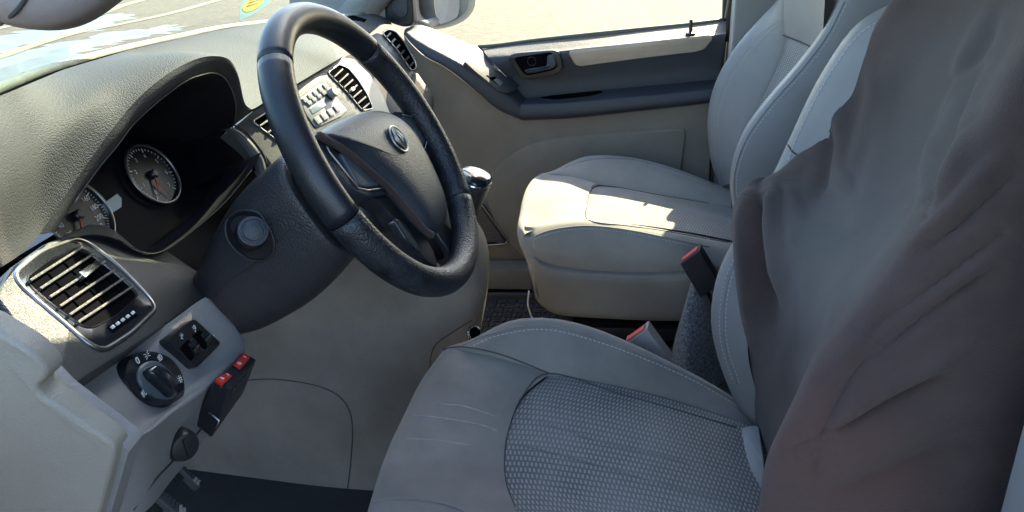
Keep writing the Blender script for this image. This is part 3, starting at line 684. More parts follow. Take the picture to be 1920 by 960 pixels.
# duct: low wall ring; a black sheet stands in for the shade inside
mesh_grid('vent_duct', [[p+VN*.0062 for p in vi], [p+VN*.001 for p in vi], [cvi+(p-cvi)*.93-VN*.004 for p in vi]], 'silver', vbz, closed=True)
prism('duct_shade', [cvi+(p-cvi)*.97+VN*.0048 for p in vi], VN, .002, 'dark', vbz)
SL = [((42, 540), (142, 475)), ((61, 555), (165, 486)), ((79, 571), (186, 501)), ((98, 588), (203, 517)), ((116, 604), (220, 533)), ((132, 618), (236, 549))]
for i, (a, b) in enumerate(SL):
    p, q = VPl.px(*a)+VN*.0075, VPl.px(*b)+VN*.0075; t = (q-p)/2; w = VN.cross(t).normalized()
    box('vent_slat', (p+q)/2-VN*.001, t, w*.0011, VN*.0028, 'trim', vbz, .0006)
for k in range(3):
    a = VPl.px(75+k*36, 515-k*15)+VN*.0052; b = VPl.px(152+k*34, 598-k*20)+VN*.0052; t = (b-a)/2
    box('vent_vane', (a+b)/2, t, VN.cross(t).normalized()*.0008, VN*.0015, 'dark', vbz)
a, b = VPl.px(133, 535)+VN*.0105, VPl.px(166, 511)+VN*.0105; t = (b-a)/2
box('vent_tab', (a+b)/2, t, VN.cross(t).normalized()*.0036, VN*.004, 'chrome', vbz, .0012)
ta = rnd([p+VN*.0050 for p in VPl.pts([(192, 622), (240, 588), (252, 598), (204, 632)])], .004)
prism('thumbwheel_slot', ta, VN, .002, 'dark', vbz)
for k in range(5):
    c = VPl.px(202+k*9.6, 622-k*6.8)+VN*.0056; box('thumbwheel_tooth', c, VPl.e1*.0019, VPl.e2*.0014, VN*.0018, 'white' if True else 'trim', vbz, .0004)
# ---------------- lower grey panel with switches
A = [(90, 740, -.775), (110, 742, -.765), (200, 683, -.68), (300, 617, -.585), (376, 562, -.505), (392, 560, -.49)]
B = [(120, 772, -.785), (165, 778, -.765), (250, 712, -.67), (340, 645, -.575), (428, 610, -.495), (448, 622, -.475)]
C_ = [(160, 805, -.79), (225, 832, -.765), (290, 775, -.675), (375, 706, -.58), (445, 655, -.50), (460, 643, -.475)]
D_ = [(190, 830, -.79), (265, 815, -.762), (325, 768, -.68), (392, 722, -.59), (447, 673, -.508), (461, 652, -.478)]
E_ = [(185, 880, -.79), (268, 840, -.75), (330, 795, -.67), (393, 742, -.58), (444, 690, -.50), (458, 668, -.472)]
G_ = [(185, 985, -.79), (272, 945, -.745), (322, 888, -.67), (378, 822, -.58), (430, 752, -.50), (450, 705, -.468)]
H_ = [p+V((0, .01, -.012)) for p in L(G_)]; I_ = [p+V((0, .06, -.02)) for p in L(G_)]
lowp = loft('lower_panel', [L(A), L(B), L(C_), L(D_), L(E_), L(G_), H_, I_], 'grey', dash, 5, 4)
tlow = bvh([lowp])
edge = [h[0] for h in (hit(tlow, u, v, .0005) for u, v in ((250, 955), (290, 900), (320, 868), (352, 832), (380, 800))) if h]
if len(edge) > 2: tube('panel_joint', curve(edge, 5), .0009, 'seam', dash, 6)
# plane of the switch panel
s1, s2, s3 = hit(tlow, 250, 700, 0)[0], hit(tlow, 350, 690, 0)[0], hit(tlow, 360, 620, 0)[0]
SN = (s2-s1).cross(s3-s1).normalized(); SN = SN if SN.dot(CAM-s1) > 0 else -SN
SP = Plane(max((hit(tlow, u, v, 0)[0] for u, v in ((290, 712), (245, 690), (300, 670), (335, 735), (275, 750), (320, 640), (400, 645), (363, 605))), key=lambda p: p.dot(SN))+SN*.0012, SN)
kc = SP.px(289, 711)
def ell(pl, pxs, n=40, s=6): return curve(pl.pts(pxs), s, True)
plate = [(232, 705), (240, 675), (262, 660), (290, 660), (318, 672), (338, 697), (345, 728), (338, 752), (318, 764), (290, 762), (262, 750), (242, 730)]
pe = ell(SP, plate)
lsw = tag(prism('light_switch_plate', pe, SN, .010, 'gloss', dash, .0015), 'round gloss black headlight dial plate')
kp = ell(SP, [(u-2, v+2) for u, v in [(255, 703), (262, 685), (282, 676), (303, 684), (322, 706), (330, 730), (322, 746), (303, 750), (278, 740), (260, 722)]])
ck = sum(kp, V())/len(kp)
mesh_grid('light_switch_collar', [[p+SN*.001 for p in kp], [p+SN*.003 for p in kp], [ck+(p-ck)*.93+SN*.0045 for p in kp], [ck+(p-ck)*.02+SN*.0045 for p in kp]], 'swpad', lsw, closed=True)
gp = ell(SP, [(u-5, v+7) for u, v in [(264, 694), (275, 683), (296, 693), (312, 712), (320, 732), (310, 741), (292, 726), (270, 706)]])
cg_ = sum(gp, V())/len(gp)
mesh_grid('light_switch_grip', [[p+SN*.004 for p in gp], [cg_+(p-cg_)*.97+SN*.011 for p in gp], [cg_+(p-cg_)*.85+SN*.014 for p in gp], [cg_+(p-cg_)*.5+SN*.015 for p in gp], [cg_+(p-cg_)*.02+SN*.015 for p in gp]], 'gloss', lsw, closed=True)
lamp = [arc(-.1, 0, .55, .6, -90, 90), [(-.1, .6), (-.1, -.6)], [(-.3, .45), (-.9, .45)], [(-.3, .15), (-.9, .15)], [(-.3, -.15), (-.9, -.15)], [(-.3, -.45), (-.9, -.45)]]
fog = [arc(.1, 0, .55, .6, -90, 90), [(.1, .6), (.1, -.6)], [(-.1, .4), (-.8, .25)], [(-.1, .05), (-.8, -.1)], [(-.1, -.3), (-.8, -.45)], [(-.5, .6), (-.45, -.7)]]
side_ = [[(-.2, .25), (-.8, .6)], [(-.2, 0), (-.8, 0)], [(-.2, -.25), (-.8, -.6)], [(.2, .25), (.8, .6)], [(.2, 0), (.8, 0)], [(.2, -.25), (.8, -.6)]]
sunny = [arc(0, 0, .38, .38, 0, 360, 14)]+[[(math.cos(t)*.55, math.sin(t)*.55), (math.cos(t)*.9, math.sin(t)*.9)] for t in [k*math.pi/4 for k in range(8)]]
glyph('switch_symbol', SP, SP.px(254, 677), [arc(0, 0, .42, .7, 0, 360, 14)], .0042, 'white', lsw, .0005, .0022)
glyph('switch_symbol', SP, SP.px(272, 667), side_, .0048, 'white', lsw, .0003, .0022)
glyph('switch_symbol', SP, SP.px(297, 671), lamp, .005, 'white', lsw, .00033, .0022)
glyph('switch_symbol', SP, SP.px(334, 712), sunny, .0045, 'white', lsw, .00033, .0024)
glyph('switch_symbol', SP, SP.px(266, 738), fog, .005, 'white', lsw, .00033, .0022)
# level switches
lp = rnd(SP.pts([(312, 636), (363, 597), (414, 644), (366, 692)], .0008), .006)
lvp = prism('level_switch_plate', lp, SN, .010, 'black', dash, .0012)
def roller(c, r, w, name, m_):
    ax = SP.e1; g = []
    for k in range(13):
        a = math.pi*k/12; g.append([c-ax*w+SP.e2*math.cos(a)*r+SN*math.sin(a)*r, c+ax*w+SP.e2*math.cos(a)*r+SN*math.sin(a)*r])
    o = mesh_grid(name, g, m_, lvp, smooth=True); return o
def drum(cpx, w, h, r, m_):
    c = SP.px(*cpx, -.004); bm = bmesh.new(); seg = 24; rings = []
    for s_ in (-1, 1): rings.append([bm.verts.new(c+SP.e1*w*s_+SP.e2*math.cos(2*math.pi*k/seg)*r+SN*(math.sin(2*math.pi*k/seg)*r*.75)) for k in range(seg)])
    for k in range(seg): bm.faces.new((rings[0][k], rings[0][(k+1) % seg], rings[1][(k+1) % seg], rings[1][k]))
    bm.faces.new(rings[0]); bm.faces.new(rings[1][::-1]); return fin(bm, 'level_wheel', m_, lvp, True, 40)
prism('wheel_slot', rnd(SP.pts([(337, 653), (353, 636), (372, 660), (358, 678)], .0024), .003), SN, .001, 'dark', lvp)
prism('wheel_slot', rnd(SP.pts([(360, 630), (374, 618), (397, 642), (384, 656)], .0024), .003), SN, .001, 'dark', lvp)
drum((354, 657), .007, 0, .0125, 'gloss'); drum((377, 637), .007, 0, .0115, 'gloss')
for cpx in ((354, 657), (377, 637)): pass
dim = [arc(0, 0, .5, .5, 20, 250, 10), [(0, 0), (.5, .5)], [(-.7, 0), (-.9, 0)], [(-.5, .6), (-.65, .8)], [(.1, .75), (.1, .95)]]
lev = [arc(.1, .1, .5, .5, -90, 90), [(.1, .6), (.1, -.4)], [(-.1, .4), (-.7, .4)], [(-.1, 0), (-.7, 0)], [(-.3, -.5), (-.3, -.95)], [(-.5, -.75), (-.3, -.95), (-.1, -.75)]]
glyph('switch_symbol', SP, SP.px(338, 633), dim, .0046, 'white', lvp, .0003, .0028)
glyph('switch_symbol', SP, SP.px(360, 616), lev, .0046, 'white', lvp, .0003, .0028)
text('switch_symbol', '0', SP, SP.px(388, 633), .004, 'white', lvp, .0085); 
# end cover of the dashboard
ec = [(-40, 590), (15, 622), (58, 648), (84, 672), (96, 692), (90, 708), (74, 720), (84, 738), (110, 750), (160, 786), (205, 816), (223, 834), (217, 866), (186, 975), (160, 1060), (-60, 1060)]
ecp = [PX(u, v, -.823+.014*max(0, (u-60)/160)) for u, v in ec]
prism('end_cover', rnd(ecp, .008, 3), (-1, -.12, .05), .014, 'beige', dash, .004, 4)
e2_ = [PX(u, v, -.803) for u, v in ((60, 690), (110, 742), (230, 832), (240, 850), (200, 990), (-60, 1000), (-60, 640))]
prism('end_backing', e2_, (-1, -.1, 0), .02, 'grey', dash)
# black knob below the panel
kb = hit(tlow, 334, 832, 0); kn = (kb[1]*.5+V((-.25, -.8, .05))).normalized()
kbc = PX(336, 832, -.665); kax = V((-.45, -.85, .05)).normalized()
kobj = thing('release_knob', 'small black plastic knob under the grey switch panel', 'knob', kbc)
lathe('knob_body', [(.0145, -.012), (.0155, -.004), (.0155, .006), (.0135, .012), (.006, .0135), (.0, .0135)], kbc, kax, 'black', kobj, 28)
box('knob_ridge', kbc+kax*.0135+V((.0, .0, 0)), V((0, 0, .010)), kax.cross(V((0, 0, 1))).normalized()*.002, kax*.0025, 'black', kobj, .001)

# ---------------- centre stack
ca, cb, cc_ = PX(640, 105, .15), PX(690, 205, .12), PX(440, 238, -.2)
CN = (cb-ca).cross(cc_-ca).normalized(); CN = CN if CN.dot(CAM-ca) > 0 else -CN
CS = Plane(ca, CN)
face = CS.pts([(436, 240), (474, 208), (505, 188), (555, 160), (600, 133), (641, 108), (662, 112), (692, 140), (716, 178), (735, 225), (720, 300), (640, 340), (560, 340), (520, 330), (500, 300), (470, 268)])
prism('centre_fascia', face, CN, .03, 'cs', dash, .003)
tube('fascia_joint', CS.pts([(474, 207), (505, 187), (555, 159), (600, 132), (641, 107)], .004), .0016, 'seam', dash, 6)
def cvent(outline, slats, tabi=None):
    o = rnd(CS.pts(outline, .0036), .006, 3); cvo = prism('vent_shade_sheet', o, CN, .001, 'dark', dash)  # flat black sheet paints the shade of the opening
    tube('vent_rim', [p+CN*.001 for p in o], .0013, 'silver', cvo, 6, True)
    for a, b in slats:
        p, q = CS.px(*a, .006), CS.px(*b, .006); t = (q-p)/2
        box('vent_slat', (p+q)/2, t, CN.cross(t).normalized()*.0013, CN*.002, 'cs', cvo, .0005)
cvent([(614, 137), (635, 121), (653, 129), (672, 152), (688, 178), (699, 204), (679, 208), (650, 173)], [((626, 145), (642, 130)), ((635, 155), (652, 139)), ((644, 165), (661, 150)), ((653, 175), (669, 160)), ((661, 184), (677, 170)), ((669, 196), (685, 182)), ((679, 205), (692, 194))])
p_ = CS.px(660, 168, .009); box('vent_tab', p_, CS.e1*.006, CS.e2*.003, CN*.003, 'silver', dash, .001)
cvent([(472, 228), (504, 208), (520, 232), (545, 270), (516, 262)], [((486, 237), (508, 222)), ((500, 250), (522, 236)), ((514, 263), (536, 249))])
# radio
rad = thing('car_radio', 'car radio with grey buttons, small display and round knob in the centre stack', 'radio', CS.px(605, 195))
RS = lambda l, h: CS.pts(l, h)
prism('radio_surround', rnd(RS([(558, 182), (600, 150), (616, 152), (640, 178), (668, 212), (660, 240), (590, 262), (570, 235)], .0035), .006), CN, .004, 'trim', rad, .001)
rfc = prism('radio_face', rnd(RS([(562, 186), (600, 157), (612, 160), (632, 185), (651, 207), (640, 218), (592, 240), (574, 215)], .0055), .005), CN, .006, 'radio', rad, .001)
for k in range(5):
    c = CS.px(572+k*9.5, 187-k*6.5, .008); box('radio_button', c, CS.e1*.0058, CS.e2*.0045, CN*.0012, 'radio', rfc, .0005)
for k in range(5):
    c = CS.px(580+k*9.2, 193-k*6.2, .008); box('radio_button', c, CS.e1*.0058, CS.e2*.0030, CN*.0012, 'radio', rfc, .0005)
prism('radio_display', rnd(RS([(580, 203), (606, 186), (612, 198), (586, 214)], .0072), .002), CN, .001, 'lcd', rfc, .0004)
for k in range(4):
    c = CS.px(596+k*12, 225-k*7.5, .008); box('radio_button', c, CS.e1*.0075, CS.e2*.006, CN*.0012, 'radio', rfc, .0005)
rk = CS.px(618, 178, .006); lathe('radio_knob', [(.0085, 0), (.0085, .012), (.0075, .0145), (.0, .0145)], rk, CN, 'radio', rfc, 24)
lathe('radio_knob_base', [(.0105, 0), (.0105, .003), (.0, .003)], rk, CN, 'black', rfc, 24)
# inner side strip between hood and centre
st = [PX(u, v, x) for u, v, x in ((434, 240, -.215), (452, 250, -.205), (474, 272, -.20), (492, 300, -.20), (500, 330, -.205))]
sb = [p+V((.035, .01, -.006)) for p in st]
loft('hood_side_strip', [[p+V((-.006, .012, 0)) for p in st], st, sb], 'cs', dash, 4, 3)
tube('strip_joint', curve([p+V((.010, .001, .002)) for p in st], 5), .0013, 'seam', dash, 6)
# ---------------- passenger side of the dash
pf = [(685, 68, .50), (714, 46, .66)]
pv = Plane(PX(750, 95, .68), (-.35, -.80, .40))
lit = pv.pts([(690, 70), (706, 62), (720, 66), (747, 95), (775, 134), (765, 165), (752, 175), (720, 130), (690, 100)])
prism('passenger_fascia', lit, pv.n, .03, 'cs', dash, .002)
po = rnd(pv.pts([(716, 62), (728, 55), (742, 60), (759, 81), (778, 116), (780, 126), (772, 134), (746, 96)], .003), .008, 3)
pvo = prism('vent_shade_sheet', po, pv.n, .002, 'dark', dash); tube('vent_rim', [p+pv.n*.001 for p in po], .0018, 'silver', pvo, 6, True)  # no hole cut, the black sheet paints the shade inside
for k in range(6):
    t = k/5; a = (724+t*44, 70+t*55); b = (732+t*43, 62+t*55)
    p, q = pv.px(*a, .006), pv.px(*b, .006); d = (q-p)/2; box('vent_slat', (p+q)/2, d, pv.n.cross(d).normalized()*.0022, pv.n*.002, 'cs', pvo, .0005)
pl_ = [(752, 172, .64), (765, 165, .66), (777, 137, .69), (795, 158, .69), (809, 180, .69), (809, 205, .69), (800, 235, .68), (790, 270, .66)]
q3 = L(pl_)
loft('passenger_end', [q3, [p+V((-.05, .02, -.02)) for p in q3], [p+V((-.16, .06, -.03)) for p in q3]], 'beige', dash, 3, 3, thick=.004)
loft('passenger_front', [[PX(u, v, x) for u, v, x in ((640, 110, .2), (690, 90, .4), (722, 110, .6), (752, 172, .64))], [PX(u, v, x) for u, v, x in ((640, 260, .2), (690, 260, .4), (740, 270, .55), (775, 290, .6))]], 'grey', dash, 4, 4)
tube('pad_joint', [p+V((0, -.001, .0015)) for p in L([(682, 71, .49), (700, 57, .58), (714, 46, .66)])], .0016, 'seam', dash, 6)
tdp = bvh([pad])
q = on(tdp, [(648, 32), (662, 29), (688, 37), (683, 42), (660, 38)], .001)
if len(q) > 3: prism('defroster_slot', q, V((0, -.2, 1)), .001, 'dark', dash)
# windscreen sticker
sk = Plane(PX(470, 12, .40), (0, -.72, .69))
skt = thing('windscreen_sticker', 'round yellow inspection sticker on pale blue backing at the windscreen corner', 'sticker', sk.p)
prism('sticker_backing', rnd(sk.pts([(448, 40), (470, 30), (500, 12), (520, -12), (500, -20), (462, -14), (450, 15)]), .01), sk.n, .0008, 'bluepaper', skt)
prism('sticker_seal', curve(sk.pts([(455, 16), (462, 4), (475, -6), (490, -8), (494, 0), (486, 12), (472, 20), (460, 22)], .0012), 4, True), sk.n, .0008, 'yellow', skt)
for k in range(3): tube('sticker_print', sk.pts([(463+k*3, 12-k*6), (485+k*2, 4-k*6)], .002), .0008, 'wornped', skt, 5)

# ================================================================== STEERING COLUMN AND WHEEL
W = V((-.3533, -.0012, .7288)); WT = math.radians(27.5)
WP = Plane(W, (0, -math.cos(WT), math.sin(WT)))
colm = thing('steering_column', 'charcoal steering column shroud with a stalk seen end-on', 'steering column', WP.at(0, 0, -.3))
def sect(h, top, bot, hw, p=3.2, n=40):
    c = (top+bot)/2; hh = (top-bot)/2; out = []
    for k in range(n):
        a = 2*math.pi*k/n; ca_, sa_ = math.cos(a), math.sin(a)
        out.append(WP.at(hw*math.copysign(abs(ca_)**(2/p), ca_), c+hh*math.copysign(abs(sa_)**(2/p), sa_), h))
    return out
S = [sect(-.088, .050, -.080, .074), sect(-.092, .058, -.088, .080), sect(-.13, .054, -.104, .081), sect(-.18, .045, -.116, .081), sect(-.225, .028, -.119, .08), sect(-.265, .008, -.118, .078), sect(-.30, -.01, -.11, .073), sect(-.34, -.02, -.10, .065)]
shr = mesh_grid('shroud', [[c for c in r] for r in [list(x) for x in zip(*[curve(list(col_), 4) for col_ in zip(*S)])]], 'shroud', colm, closed=True, cap=True)
S2 = [sect(-.03, .03, -.06, .055), sect(-.034, .045, -.085, .066), sect(-.06, .050, -.092, .070), sect(-.095, .046, -.080, .070)]
mesh_grid('wheel_collar', S2, 'black', colm, closed=True, cap=True)
tsh = bvh([shr])
seam('shroud_joint', tsh, [(400, 560), (425, 530), (470, 500), (520, 455), (548, 425)], .0009, 'seam', colm)
rec = [(425, 425), (432, 408), (450, 397), (470, 395), (490, 402), (508, 430), (516, 455), (512, 475), (496, 487), (470, 486), (445, 470), (430, 450)]
hh_ = [h for h in (hit(tsh, u, v, .001) for u, v in rec) if h]
rp_ = curve([h[0] for h in hh_], 4, True); rn = sum((h[1] for h in hh_), V()).normalized()
prism('stalk_recess', rp_, rn, .002, 'black', colm, .0012)
tube('recess_rim', [p+rn*.0012 for p in rp_], .0018, 'shroud', colm, 6, True)
sc_ = hit(tsh, 470, 440, 0)[0]; sa2 = (PX(478, 429, sc_.x-.055)-sc_).normalized()
lathe('stalk_boot', [(.019, -.004), (.018, .012), (.0165, .018), (.0145, .019)], sc_, sa2, 'black', colm, 28)
lathe('stalk', [(.010, .0), (.0105, .02), (.0165, .024), (.0175, .040), (.0165, .046), (.0135, .047), (.0128, .0455), (.0115, .0455), (.011, .048), (.0095, .049), (.0, .049)], sc_, sa2, 'hub', colm, 32)

wheel = thing('steering_wheel', 'black leather steering wheel with round emblem on its hub', 'steering wheel', W)
RR, RT = .174, .0175
def rimpt(a, r=RR): return (math.cos(a)*r, math.sin(a)*r)
def rim_seg(name, a0, a1, m_, r=RT):
    n = max(8, int(abs(a1-a0)/(2*math.pi)*120)); pts = []
    bm = bmesh.new(); seg = 20; rings = []
    for i in range(n+1):
        a = a0+(a1-a0)*i/n; c = WP.at(*rimpt(a)); rad_ = WP.e1*math.cos(a)+WP.e2*math.sin(a)
        rings.append([bm.verts.new(c+rad_*(r*math.cos(2*math.pi*k/seg))+WP.n*(r*1.06*math.sin(2*math.pi*k/seg))) for k in range(seg)])
    for i in range(n):
        for k in range(seg): bm.faces.new((rings[i][k], rings[i][(k+1) % seg], rings[i+1][(k+1) % seg], rings[i+1][k]))
    bm.faces.new(rings[0]); bm.faces.new(rings[-1][::-1]); return fin(bm, name, m_, wheel)
def wang(u, v): p = WP.px(u, v)-W; return math.atan2(p.dot(WP.e2), p.dot(WP.e1))
sa = [wang(512, 120), wang(690, 110), wang(875, 385), wang(640, 420)]
sa = sorted(a % (2*math.pi) for a in sa)
for i in range(4):
    a0 = sa[i]; a1 = sa[(i+1) % 4]+(2*math.pi if i == 3 else 0); am = ((a0+a1)/2) % (2*math.pi)
    rim_seg('rim', a0+.004, a1-.004, 'rim_grain' if am > math.pi*1.0 else 'rim')
rim_seg('rim_core', 0, 2*math.pi, 'dark', RT*.975)
# hub
hubo = [(596, 250), (612, 238), (640, 222), (668, 210), (695, 203), (722, 206), (748, 218), (772, 242), (795, 280), (815, 320), (832, 360), (841, 395), (838, 420), (826, 437), (812, 438), (795, 425), (770, 396), (735, 355), (695, 318), (655, 284), (618, 262)]
ho = curve(WP.pts(hubo, -.004), 3, True); hc = sum(ho, V())/len(ho)
prof = [(1.0, -.05), (1.0, -.018), (.985, -.006), (.95, .001), (.88, .006), (.74, .0105), (.5, .0135), (.25, .0145), (.01, .015)]
hub = mesh_grid('hub_pad', [[hc+(p-hc)*f+WP.n*h for p in ho] for f, h in prof], 'hub', wheel, closed=True)
thub = bvh([hub])
# band along the lower edge of the pad
bl = [(598, 254), (620, 266), (655, 288), (695, 322), (735, 359), (770, 400), (795, 430), (810, 441)]
bl3 = curve(WP.pts(bl, -.004), 5)
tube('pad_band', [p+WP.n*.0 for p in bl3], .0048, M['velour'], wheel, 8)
# backing behind the pad
bk = curve(WP.pts([(600, 258), (640, 235), (700, 212), (760, 225), (805, 280), (850, 360), (858, 420), (845, 470), (800, 500), (760, 470), (690, 380), (620, 300)], -.03), 4, True)
prism('hub_backing', bk, WP.n, .03, 'black', wheel, .006)
def wprism(name, l, h, m_, d=.02, bev=.003, r=.006): return prism(name, rnd(WP.pts(l, h), r, 3), WP.n, d, m_, wheel, bev, 3)
# side spokes
wprism('spoke', [(585, 262), (628, 268), (668, 300), (735, 352), (735, 362), (690, 372), (660, 362), (630, 330)], -.014, 'hub', .02)
wprism('switch_pad', [(634, 285), (656, 288), (690, 315), (722, 346), (690, 352), (672, 350)], -.009, 'swpad', .01, .002)
wprism('spoke', [(735, 210), (768, 212), (795, 238), (808, 268), (815, 300), (800, 295), (775, 245)], -.014, 'hub', .02)
wprism('switch_pad', [(752, 218), (772, 222), (792, 246), (797, 262), (793, 274), (775, 243)], -.009, 'swpad', .01, .002)
tube('spoke_line', WP.pts([(612, 272), (618, 285), (650, 325), (672, 353), (690, 357), (722, 352)], -.005), .0011, 'silver', wheel, 6)
tube('spoke_line', WP.pts([(755, 215), (775, 219), (796, 244), (801, 264), (797, 278)], -.005), .0011, 'silver', wheel, 6)
# lower double spoke
lo1 = [(668, 372), (700, 366), (735, 372), (765, 400), (790, 440), (805, 470), (812, 500), (790, 512), (775, 480), (745, 450), (705, 415)]
wprism('lower_spoke', [(690, 372), (725, 366), (755, 385), (785, 430), (812, 478), (818, 505), (800, 500), (775, 470), (750, 430), (720, 395)], -.018, 'black', .02, .004)
wprism('lower_spoke_insert', [(735, 410), (752, 412), (775, 440), (790, 475), (778, 472), (758, 448)], -.012, 'gloss', .008, .002)
wprism('lower_spoke', [(808, 425), (830, 418), (852, 440), (862, 465), (850, 490), (838, 470), (824, 450)], -.018, 'black', .02, .004)
# emblem
eh = hit(thub, 745, 262, 0); EP = Plane(eh[0], (eh[1]*.6+WP.n).normalized()); er = .0175
emb = prism('emblem_base', [EP.at(math.cos(t)*er, math.sin(t)*er, .0005) for t in [k*math.pi/20 for k in range(40)]], EP.n, .003, 'gloss', wheel, .001)
tube('emblem_ring', [EP.at(math.cos(t)*er, math.sin(t)*er, .002) for t in [k*math.pi/20 for k in range(40)]], .0016, 'silver', emb, 8, True)
E1 = lambda l: [EP.at(a*er, b*er, .0028) for a, b in l]
tube('emblem_mark', E1([(-.12, .92), (-.62, .1), (-.12, -.75)]), .0013, 'silver', emb, 6)
tube('emblem_mark', E1([(.14, .92), (.62, .1), (.14, -.75), (-.2, .1), (.14, .92)]), .0016, 'silver', emb, 6)
tube('emblem_mark', E1([(-.12, -.75), (-.35, .1), (-.1, .6)]), .0010, 'silver', emb, 6)
for r_, k_ in ((.6, 1),): tube('emblem_mark', E1([(.14, .35), (.32, .08), (.14, -.25)]), .001, 'silver', emb, 6)

# ================================================================== SWITCH BOX
A1, B1, C1, D1 = PX(403, 712, -.60), PX(457, 660, -.50), PX(481, 674, -.508), PX(432, 728, -.608)
dn = PX(360, 793, -.605)-A1; dn2 = PX(396, 822, -.612)-D1
sb_ = thing('switch_box', 'black plastic box with two red rocker switches stuck under the dash', 'switch box', (A1+C1)/2+dn)
hexa('box_body', [A1, B1, C1, D1], [A1+dn, B1+dn*.9, C1+dn2*.75, D1+dn2], 'black', sb_, .003)
bn = (B1-A1).cross(D1-A1).normalized(); bn = bn if bn.dot(CAM-A1) > 0 else -bn
BP = Plane((A1+C1)/2+bn*.0004, bn)
def rocker(l, tilt):
    q = BP.pts(l, .0006); rkf = prism('rocker_frame', rnd([q_+(q_-sum(q, V())/4)*.18 for q_ in q], .002), bn, .001, 'gloss', sb_, .0006)
    lo_, hi_ = (.001, .0045) if tilt > 0 else (.0045, .001)
    T = [q[0]+bn*lo_, q[1]+bn*hi_, q[2]+bn*hi_, q[3]+bn*lo_]
    hexa('rocker_switch', T, q, 'red', rkf, .0008)
    bc = sum(T, V())/4; tn = (T[1]-T[0]).cross(T[3]-T[0]).normalized(); tn = tn if tn.dot(bn) > 0 else -tn
    RP = Plane(bc, tn); d = (T[1]+T[2]-T[0]-T[3])/4
    glyph('rocker_symbol', RP, bc-d*.5, [arc(0, 0, .5, .5, 0, 360, 12)], .004, 'white', rkf, .0004, .0009)
    w = (T[3]-T[0]).normalized()*.0022
    tube('rocker_symbol', [bc+d*.55-w+tn*.0009, bc+d*.55+w+tn*.0009], .0005, 'white', rkf, 5)
rocker([(437, 686), (455, 669), (467, 675), (449, 694)], 1)
rocker([(403, 717), (424, 699), (436, 706), (415, 726)], -1)
tube('box_clip', [A1.lerp(D1, .5)+dn*.62+V((-.002, -.002, 0)), D1+dn2*.6+V((-.003, -.002, 0)), D1+dn2*.75+V((-.003, -.002, 0))], .0012, 'silver', sb_, 6)
sdn = (C1-D1).cross(dn2).normalized(); sdn = sdn if sdn.dot(CAM-D1) > 0 else -sdn
SD = Plane(D1.lerp(C1, .5)+dn2*.4+sdn*.0006, sdn)
for f in (.25, .42, .58, .72): box('box_vent', D1.lerp(C1, f)+dn2*.18+sdn*.0004, (C1-D1)*.03, dn2*.05, sdn*.0005, 'hub', sb_)

# ================================================================== PEDALS, CONSOLE
def pedal(pxs, x, lab):
    e = thing('pedal', lab, 'pedal', PX(*pxs[0], x)); q = [PX(u, v, x) for u, v in pxs]
    c = sum(q, V())/len(q); n = V((-.25, -.75, .6)).normalized(); q = [p-n*((p-c).dot(n)) for p in q]
    prism('pedal_pad', rnd(q, .012), n, .018, 'wornped', e, .004, 3)
    a, b = q[0], q[1]; d = (q[2]-q[1]); 
    P_ = Plane(c+n*.004, n)
    for k in range(7):
        t = .2+.11*k; p0 = q[0].lerp(q[3], t); p1 = q[1].lerp(q[2], t); m_ = (p0+p1)/2; h = (p1-p0)*.36
        box('pedal_rib', m_+n*.0045, h, n.cross(h).normalized()*.0022, n*.0014, 'plinth' if k > 4 else 'wornped', e, .0006)
    tube('pedal_arm', [c-n*.015, c+V((0, .08, .06)), c+V((0, .14, .2))], .009, 'black', e, 8)
pedal([(318, 868), (345, 858), (384, 902), (362, 926)], -.36, 'worn black pedal half hidden behind the switch panel, upper one')
pedal([(262, 928), (312, 902), (366, 945), (338, 1000)], -.47, 'worn black ribbed pedal lowest at the bottom edge below the switch panel')

cons = thing('centre_console', 'grey plastic centre console side below the steering wheel', 'centre console', (-.06, .2, 0))
def crow(z, yr, xl, xr, yf=.55):
    mid_ = (xl+xr)/2
    return [V((xl+.03, yf+.1, z)), V((xl+.01, yf-.1, z)), V((xl-.004, .3, z)), V((xl-.008, .18, z)), V((xl, .06, z)), V((xl+.012, yr+.05, z)), V((xl+.035, yr+.012, z)), V((mid_, yr, z)), V((xr-.02, yr+.012, z)), V((xr, yr+.05, z)), V((xr, .15, z)), V((xr, .5, z))]
CR = [crow(-.01, .20, -.125, .02), crow(.08, .15, -.128, .02), crow(.18, .06, -.13, .022), crow(.27, -.012, -.132, .026), crow(.35, -.040, -.134, .03), crow(.44, -.052, -.132, .034), crow(.50, -.035, -.12, .03), crow(.56, .01, -.10, .02), crow(.62, .08, -.09, .01)]
cside = loft('console_side', CR, 'console', cons, 4, 4)
tco = bvh([cside])
seam('cover_joint', tco, [(462, 713), (490, 711), (530, 712), (590, 722), (632, 740), (653, 765), (661, 800), (659, 850), (652, 915)], .0011, 'seam', cons)
seam('cover_joint', tco, [(885, 600), (850, 622), (818, 645), (808, 668), (806, 690)], .0009, 'seam', cons)
cpos = PX(888, 624, -.10)
lathe('cup_hook', [(.012, -.004), (.013, .004), (.010, .006), (.0085, .002), (.0, .002)], cpos, V((-.7, -.5, .4)).normalized(), 'chrome', cons, 24)
lathe('hook_socket', [(.0085, 0), (.0085, .0045), (.0, .0045)], cpos, V((-.7, -.5, .4)).normalized(), 'dark', cons, 24)
